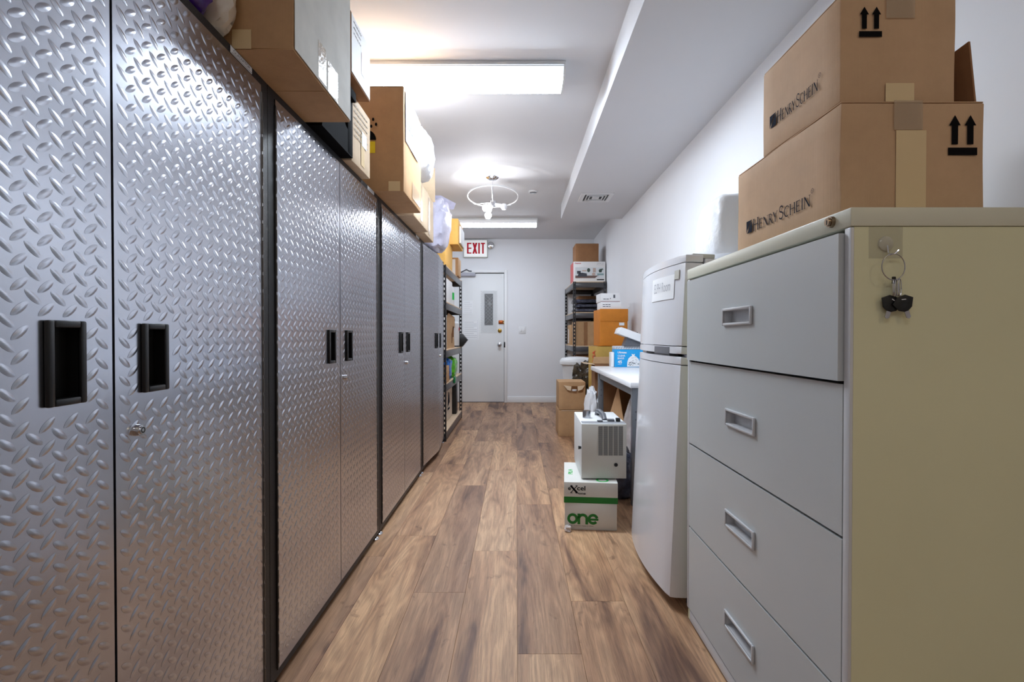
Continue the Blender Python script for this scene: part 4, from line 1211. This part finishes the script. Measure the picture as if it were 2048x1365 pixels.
mb = MB(); poly(mb, pl, [(.115, .004), (.118, .05), (.130, .082), (.150, .10), (.163, .106), (.158, .125), (.175, .118), (.190, .125), (.184, .106), (.200, .098), (.222, .078), (.236, .045), (.238, .004)])
mb.build('bag_picture', PAPER, root)
mb = MB(); rj = random.Random(8)
pl_ = ub.face('-y', .0014)
for i in range(34):
    a, b = rj.uniform(.125, .228), rj.uniform(.012, .045); rect(mb, pl_, a, a + .009, b, b + .005)
for i in range(7):
    a, b = rj.uniform(.145, .21), rj.uniform(.055, .09); rect(mb, pl_, a, a + .006, b, b + .005)
mb.build('litter_picture', MGREY, root)
MB().box(-ub.hx - .03, -ub.hx - .001, -ub.hy + .005, ub.hy - .01, .0002, .14, bev=.009, seg=3).build('bag_end', BAGW, root)

# slanted white housing resting on the bag box
sl = thing('slanted_housing', 'slanted white plastic device housing resting on the blue box', 'device', (1.06, 4.78, .988))
MB().prism([(.935, 4.66, 1.105), (.952, 4.66, 1.15), (.972, 4.66, 1.163), (1.215, 4.66, 1.075), (1.215, 4.66, 1.01), (1.16, 4.66, 1.02)], (0, .18, 0), bev=.005).build('shell', WHITEP, sl, sl.location)
MB().prism([(1.0, 4.70, .988), (1.18, 4.70, .988), (1.18, 4.70, 1.02), (1.03, 4.70, 1.07)], (0, .11, 0)).build('base', DGREY, sl, sl.location)
for x, z in ((1.125, 1.105), (1.165, 1.091)):
    MB().cyl((x, 4.72, z - .004), (x + .003, 4.72, z + .012), .006, n=10).build('stud', BLKP, sl, sl.location)

# ---- floor-standing things behind the table
gb = Carton('tall_carton', 'tall golden carton with red lettering behind the table', .81, 1.10, 5.21, 5.56, 0, .972, GOLD, rot=R(7), jit=.0015, seed=31)
gb.add(lambda mb, pl: text_face(mb, Plane(pl.o + pl.r * .17 + pl.u * .60, -pl.u * -1, -pl.r, .003), 'SYLVANIA', 0, -.11, .11, .33, .03), 'lettering', mat('orange_red_print', (228, 84, 40), .6), '-x', .003)
gb.add(lambda mb, pl: disc(mb, pl, .26, .78, .05, .10), 'oval_print', mat('olive_print', (112, 96, 50), .5), '-x', .003)
ob = Carton('orange_carton', 'tall orange carton leaning on the golden carton', .862, 1.152, 5.27, 5.60, .976, 1.36, ORANGE, rot=R(3), jit=.002, seed=33)
MB().box(-ob.hx - .002, ob.hx + .004, -ob.hy - .006, -ob.hy - .002, ob.h - .125, ob.h + .004, bev=.001).build('folded_flap', ORANGE, ob.root)
ob.tape('-y', .20, .255, .215, .245, PAPER, 'label', off=.003)
w1 = Carton('flat_white_carton', 'lower flat white printed box on the orange carton', .885, 1.10, 5.30, 5.55, 1.3605, 1.44, PAPER, seam=False, group='white boxes on the orange carton')
w1.add(scribble(.02, .10, .03, .05, 2, 5), 'print', INKB, '-y')
w2 = Carton('flat_white_carton', 'upper flat white printed box, topmost on the orange carton', .878, 1.085, 5.31, 5.55, 1.4405, 1.53, PAPER, rot=R(2), seam=False, group='white boxes on the orange carton')
w2.add(scribble(.03, .09, .02, .03, 1, 6), 'print', INKB, '-y'); w2.add(lambda mb, pl: (rect(mb, pl, .135, .155, .04, .075), rect(mb, pl, .10, .108, .03, .04)), 'mark', DGREY, '-y')
w2.tape('-y', .002, .205, .001, .006, mat('maroon_strip', (130, 70, 76), .5), 'maroon_strip')

opn = thing('open_carton', 'open brown carton with spread flaps at the table end', 'box', (.87, 5.03, 0))
oo = opn.location
mb = MB(); x0, x1, y0, y1, hh_, th = .765, .985, 4.925, 5.15, .80, .004
mb.box(x0, x1, y0, y1, .0, .004); mb.box(x0, x0 + th, y0, y1, .004, hh_); mb.box(x1 - th, x1, y0, y1, .004, hh_); mb.box(x0 + th, x1 - th, y0, y0 + th, .004, hh_); mb.box(x0 + th, x1 - th, y1 - th, y1, .004, hh_)
mb.build('walls', KRAFT_D, opn, oo)
MB().prism([(x0, y0, hh_), (x0, y1, hh_), (.655, y1 - .01, hh_ + .015), (.655, y0 + .01, hh_ + .012)], (0, 0, .004)).build('flap', KRAFT_L, opn, oo)
MB().prism([(x0 + .01, y1, hh_), (x1, y1, hh_), (x1 + .01, y1 + .03, hh_ + .07), (x0 + .03, y1 + .03, hh_ + .065)], (0, .004, 0)).build('flap', KRAFT, opn, oo)
MB().prism([(x1, y0, hh_), (x1, y1 - .01, hh_), (x1 + .09, y1 - .02, hh_ + .02), (x1 + .09, y0 + .01, hh_ + .02)], (0, 0, .004)).build('flap', KRAFT_L, opn, oo)
tag(MB().blob((.705, 4.74, .29), (.064, .10, .30), wr=.26, seed=18, pw=.8, base=.001, freq=2.8).build('plastic_bag', BAGW), 'white plastic bag standing behind the far table leg', 'bag')
uc = thing('open_carton', 'open brown carton with a long flap under the table', 'box', (1.03, 4.2, 0))
uo = uc.location
mb = MB(); x0, x1, y0, y1, hh_ = .86, 1.20, 3.95, 4.42, .66
mb.box(x0, x1, y0, y1, .0, .004); mb.box(x0, x0 + th, y0, y1, .004, hh_ * .55); mb.box(x1 - th, x1, y0, y1, .004, hh_); mb.box(x0 + th, x1 - th, y0, y0 + th, .004, .30); mb.box(x0 + th, x1 - th, y1 - th, y1, .004, hh_)
mb.build('walls', KRAFT_IN, uc, uo)
MB().prism([(.80, 4.20, .02), (.865, 3.99, .02), (.865, 4.0, .30), (.845, 4.20, .67), (.80, 4.34, .40)], (.004, .002, 0)).build('long_flap', KRAFT, uc, uo)
tag(MB().blob((.83, 3.60, .34), (.125, .17, .37), wr=.16, seed=17, pw=.75, base=.001, freq=2.4, pinch=.65, lean=(.02, .02)).build('clear_plastic_bag', BAGC), 'crumpled translucent plastic bag under the near end of the table', 'bag')
tag(MB().blob((.70, 3.38, .16), (.09, .085, .17), wr=.2, seed=19, pw=.7, base=.001).build('black_bag', BAGK), 'small black plastic bag on the floor beside the table leg', 'bag')
pp = Carton('pink_packet', 'small pink and white striped packet beside the near table leg', 0.676, .727, 3.34, 3.42, .352, .465, mat('pink_card', (236, 206, 222), .5), seam=False)
pp.add(lambda mb, pl: [rect(mb, pl, .003, .048, .012 + .02 * i, .018 + .02 * i) for i in range(5)], 'stripe_print', mat('mauve_print', (190, 130, 170), .5), '-y')

# ---- two brown cartons on the floor
s0 = Carton('floor_carton', 'lower brown carton on the floor under a matching one', .452, .745, 5.43, 5.80, 0, .288, KRAFT, jit=.002, seed=41, group='stacked floor cartons')
s1 = Carton('floor_carton', 'upper brown carton with a torn hand hole on the floor stack', .456, .742, 5.425, 5.79, .2885, .585, KRAFT, jit=.002, seed=42, group='stacked floor cartons')
s0.tape('-y', .03, .28, .272, .280, KRAFT_L, 'worn_edge', off=.003)
mb = MB(); pl = s1.face('-y', .0035)
poly(mb, pl, [(.10, .255), (.125, .205), (.20, .20), (.235, .25)]); mb.build('hand_hole', KRAFT_IN, s1.root)
MB().prism([(-s1.hx + .05, -s1.hy - .004, .262), (-s1.hx + .135, -s1.hy - .004, .25), (-s1.hx + .125, -s1.hy - .035, .205), (-s1.hx + .09, -s1.hy - .03, .215)], (0, -.003, .001)).build('torn_flap', KRAFT_L, s1.root)
MB().prism([(-s1.hx + .20, -s1.hy - .004, .25), (-s1.hx + .28, -s1.hy - .004, .262), (-s1.hx + .245, -s1.hy - .035, .22), (-s1.hx + .20, -s1.hy - .03, .202)], (0, -.003, .001)).build('torn_flap', KRAFT_L, s1.root)
MB().lathe([(0, 0), (.026, 0), (.028, .012), (.022, .016), (0, .016)], (-s1.hx + .165, -s1.hy - .012, .203), 18).build('cup_rim', WHITEP, s1.root)

# ---- bin with lid and dark bag
bi = thing('lidded_bin', 'round white bin with an overhanging lid before the corner shelving', 'bin', (.765, 6.40, 0))
MB().lathe([(0, .001), (.15, .001), (.155, .02), (.185, .72), (0, .72)], (.765, 6.40, 0), 32).build('tub', WHITEP, bi, bi.location)
MB().lathe([(.17, .70), (.215, .725), (.218, .75), (.212, .775), (.19, .80), (.10, .815), (0, .82)], (.765, 6.40, 0), 36).build('lid', WHITEP, bi, bi.location)
MB().tube([(.765 + .19 * math.cos(a), 6.40 + .19 * math.sin(a), .52 - .06 * math.sin((a - R(190)) / R(100) * math.pi)) for a in [R(190 + 10 * i) for i in range(11)]], .006, 8).build('handle', BLKP, bi, bi.location)
tag(MB().blob((.815, 6.02, .37), (.15, .12, .375), wr=.2, seed=23, pw=.6, base=.001, freq=3.5, nu=40, nv=30).build('black_bag', CAMO), 'glossy dark mottled bag standing in front of the white bin', 'bag')

# =================================================================== RIGHT SHELVING CONTENTS
cn = Carton('printer_box', 'white and red printer box on top of the corner shelving', .792, 1.236, 7.03, 7.42, 1.8355, 2.115, mat('white_glossy_card', (236, 235, 234), .35), seam=False)
cn.tape('-x', .003, .387, .004, .276, REDS, 'red_side_print', off=.0006)
cn.add(lambda mb, pl: text_face(mb, pl, 'Canon', .018, .248, .018, .085, .03), 'lettering', RED, '-y')
cn.add(lambda mb, pl: (text_face(mb, pl, 'PIXMA TR', .33, .25, .010, .09), text_face(mb, pl, 'Wireless Office', .32, .232, .006, .10)), 'small_lettering', MGREY, '-y')
def pic(fn, nm, m): cn.add(fn, nm, m, '-y', .0016)
cn.add(lambda mb, pl: rect(mb, pl, .025, .425, .055, .20), 'picture_wall', mat('pic_wall', (222, 226, 228), .4), '-y', .0010)
pic(lambda mb, pl: poly(mb, pl, [(.025, .05), (.30, .05), (.33, .075), (.02 + .34, .085), (.025, .085)]), 'picture_desk', mat('pic_desk', (110, 84, 76), .4))
cn.add(lambda mb, pl: (poly(mb, pl, [(.055, .07), (.19, .07), (.185, .115), (.12, .125), (.07, .115)]), rect(mb, pl, .05, .10, .11, .15)), 'picture_printer', mat('pic_dark', (66, 68, 76), .4), '-y', .0020)
cn.add(lambda mb, pl: (disc(mb, pl, .21, .16, .022, .028), poly(mb, pl, [(.355, .13), (.39, .13), (.40, .165), (.37, .18), (.35, .16)]), poly(mb, pl, [(.37, .17), (.42, .165), (.40, .185)])), 'picture_plants', mat('pic_green', (58, 76, 66), .4), '-y', .0020)
cn.add(lambda mb, pl: (rect(mb, pl, .27, .31, .13, .19), rect(mb, pl, .12, .18, .145, .16), disc(mb, pl, .28, .105, .025, .02)), 'picture_frames', mat('pic_rose', (196, 172, 160), .4), '-y', .0020)
cn.add(lambda mb, pl: (rect(mb, pl, .33, .42, .09, .115),), 'picture_towels', mat('pic_teal', (140, 168, 170), .4), '-y', .0022)
cn.add(lambda mb, pl: (rect(mb, pl, .325, .425, .022, .036),), 'ink_strip', INK, '-y', .0018)
Carton('shipping_carton', 'plain brown carton on top of the printer box', .828, 1.15, 7.08, 7.44, 2.1155, 2.375, KRAFT_D, jit=.0015, seed=51)
for i, (lbl, z0, z1, dx) in enumerate((('lowest black plastic wrapped bundle on the corner shelf', 1.4105, 1.470, 0), ('middle black plastic wrapped bundle on the corner shelf', 1.4745, 1.532, .012), ('topmost black plastic wrapped bundle on the corner shelf', 1.5365, 1.60, -.008))):
    tag(MB().blob((.985 + dx, 7.27, (z0 + z1) / 2), (.18, .22, (z1 - z0) / 2), wr=.12, seed=60 + i, pw=.5, base=z0 + .0004, freq=4).build('wrapped_bundle', BAGK), lbl, 'bundle', 'black bundles on the corner shelf')
k = Carton('shipping_carton', 'dim brown carton behind the black bundles on the corner shelf', .93, 1.20, 7.58, 7.92, 1.4105, 1.68, KRAFT_D)
k.tape('-y', .1, .2, .15, .22, PAPERG, 'label')
Carton('shipping_carton', 'brown carton filling the corner shelf below the black bundles', .825, 1.098, 7.04, 7.50, .9455, 1.285, KRAFT, jit=.0015, seed=52).tape('-y', .115, .165, .0, .33, KRAFT_D, 'paper_tape', off=.0025)
Carton('striped_carton', 'striped brown carton deep at the rear of the corner shelving', .815, 1.10, 7.58, 8.05, .9455, 1.25, KRAFT).tape('-x', .1, .2, .02, .24, PAPER, 'label')
Carton('shipping_carton', 'dark carton low in the corner shelving behind the bin', .85, 1.19, 7.1, 7.7, .5605, .80, KRAFT_D)
Carton('shipping_carton', 'brown carton on the lowest board of the corner shelving', .85, 1.19, 7.1, 7.8, .0955, .40, KRAFT_D)

# =================================================================== LEFT SHELVING CONTENTS
Carton('manila_carton', 'yellow carton on the left shelving under the leaning yellow box', -1.15, -.732, 5.20, 5.77, 1.8125, 2.09, YELLOW, jit=.002, seed=71)
yj = Carton('manila_carton', 'upper yellow box overhanging the left shelving near the sign', -1.06, -.642, 5.56, 6.05, 2.0905, 2.372, YELLOW, jit=.002, seed=72)
MB().box(yj.hx + .001, yj.hx + .02, -yj.hy + .1, yj.hy - .02, .03, .22, bev=.004).build('paper_wad', PAPER, yj.root)
Carton('shipping_carton', 'small brown carton at the far end of the left shelving top', -1.02, -.705, 6.12, 6.40, 1.8105, 2.03, KRAFT).tape('-y', .24, .28, .01, .2, PAPER, 'label')
Carton('white_carton_box', 'white carton on the second board of the left shelving', -1.12, -.745, 5.20, 5.86, 1.4375, 1.70, PAPER, seam=False)
jg = thing('plastic_jug', 'white plastic jug with a green label on the left shelving', 'jug', (-.80, 5.99, 1.4375))
MB().lathe([(0, .0), (.058, .0), (.062, .01), (.062, .19), (.05, .225), (.022, .245), (.022, .262), (0, .262)], (-.80, 5.99, 1.4375), 24).build('jug_body', WHITEP, jg, jg.location)
MB().lathe([(.0625, .07), (.0628, .075), (.0628, .15), (.0625, .155)], (-.80, 5.99, 1.4375), 24).build('label_wrap', GREENL, jg, jg.location)
MB().cyl((-.80, 5.99, 1.4375 + .262), (-.80, 5.99, 1.4375 + .285), .024, n=16).build('cap', BLKP, jg, jg.location)
Carton('white_carton_box', 'white upright box at the near end of the left middle board', -1.10, -.75, 5.19, 5.42, .9405, 1.30, PAPER, seam=False)
tb = thing('torn_carton', 'torn open brown carton on the middle board at left', 'box', (-.9, 5.8, .9405))
mb = MB().prism([(-.752, 5.46, .9405), (-.752, 6.12, .9405), (-.752, 6.08, 1.06), (-.752, 5.98, 1.07), (-.752, 5.93, .99), (-.752, 5.86, 1.0), (-.752, 5.84, 1.10), (-.752, 5.98, 1.20), (-.752, 6.16, 1.18), (-.752, 6.13, 1.31), (-.752, 5.60, 1.335), (-.752, 5.46, 1.29)], (-.005, 0, 0))
mb.build('torn_front', KRAFT, tb, tb.location)
MB().box(-1.12, -.7575, 5.46, 5.47, .9405, 1.28).box(-1.12, -.7575, 6.10, 6.11, .9405, 1.28).box(-1.12, -1.115, 5.47, 6.10, .9405, 1.28).box(-1.115, -.7575, 5.47, 6.10, .9405, .945).build('walls', KRAFT_D, tb, tb.location)
wc = thing('white_canister', 'white cylindrical canister with red print beside the shelving post', 'canister', (-.81, 6.41, .9405))
MB().lathe([(0, 0), (.08, 0), (.084, .006), (.084, .30), (.06, .325), (0, .325)], (-.81, 6.41, .9405), 28).build('drum', WHITEP, wc, wc.location)
MB().lathe([(.082, .004), (.0855, .006), (.0855, .018), (.082, .02)], (-.81, 6.41, .9405), 28).build('base_ring', BLKP, wc, wc.location)
MB().cyl((-.81, 6.41, .9405 + .325), (-.81, 6.41, .9405 + .36), .028, n=16).build('cap', BLKP, wc, wc.location)
MB().box(-.728, -.7245, 6.38, 6.42, 1.15, 1.19).build('red_print', RED, wc, wc.location)
bk = tag(MB().prism([(-.90, 6.52, .942), (-.70, 6.52, .942), (-.632, 6.52, 1.03), (-.70, 6.52, 1.11), (-.90, 6.52, 1.10)], (0, .10, 0), bev=.006).build('tool_case', BLKP), 'black angular case poking out past the left shelving post', 'case')
Carton('shipping_carton', 'small brown carton below the blue bag on the left shelving', -.95, -.727, 5.18, 5.46, .5905, .765, KRAFT)
tag(MB().blob((-.86, 5.64, .715), (.13, .155, .13), wr=.14, seed=81, pw=.5, base=.591).build('plastic_bag', BAGB), 'blue plastic packet on the lower left shelving board', 'bag')
gbag = thing('plastic_bag', 'bright green plastic packet with a drooping end on the left shelving', 'bag', (-.84, 6.03, .591))
MB().blob((-.85, 6.04, .71), (.13, .19, .125), wr=.16, seed=83, pw=.5, base=.591).build('packet', BAGG, gbag, gbag.location)
MB().blob((-.712, 5.83, .575), (.012, .07, .04), wr=.2, seed=84).build('drooping_end', mat('dark_green_film', (20, 128, 70), .25), gbag, gbag.location)
cbx = Carton('cream_carton', 'cream printed carton on the lowest left shelving board', -1.15, -.80, 5.22, 6.26, .0955, .48, CREAM, jit=.0015, seed=75)
cbx.add(lambda mb, pl: (poly(mb, pl, [(.62, .16), (.80, .20), (.76, .31), (.70, .33)]), rect(mb, pl, .62, .80, .12, .145), text_face(mb, pl, 'FRAGILE', .12, .06, .03, .2)), 'print', INKB, '+x', .003)
tag(MB().box(-1.0, -.76, 6.36, 6.50, .096, .50, bev=.006).box(-.98, -.80, 6.39, 6.47, .50, .53, bev=.004).build('black_case', BLKP), 'tall black case at the far end of the lowest left board', 'case')

# scrap of tape on the floor by the paper box
tag(MB().blob((.285, 2.79, .014), (.016, .02, .016), wr=.5, seed=91, nu=14, nv=10, base=.0005).build('tape_scrap', mat('scrap_film', (216, 206, 200), .3)), 'crumpled scrap of clear tape on the floor by the paper box', 'scrap')
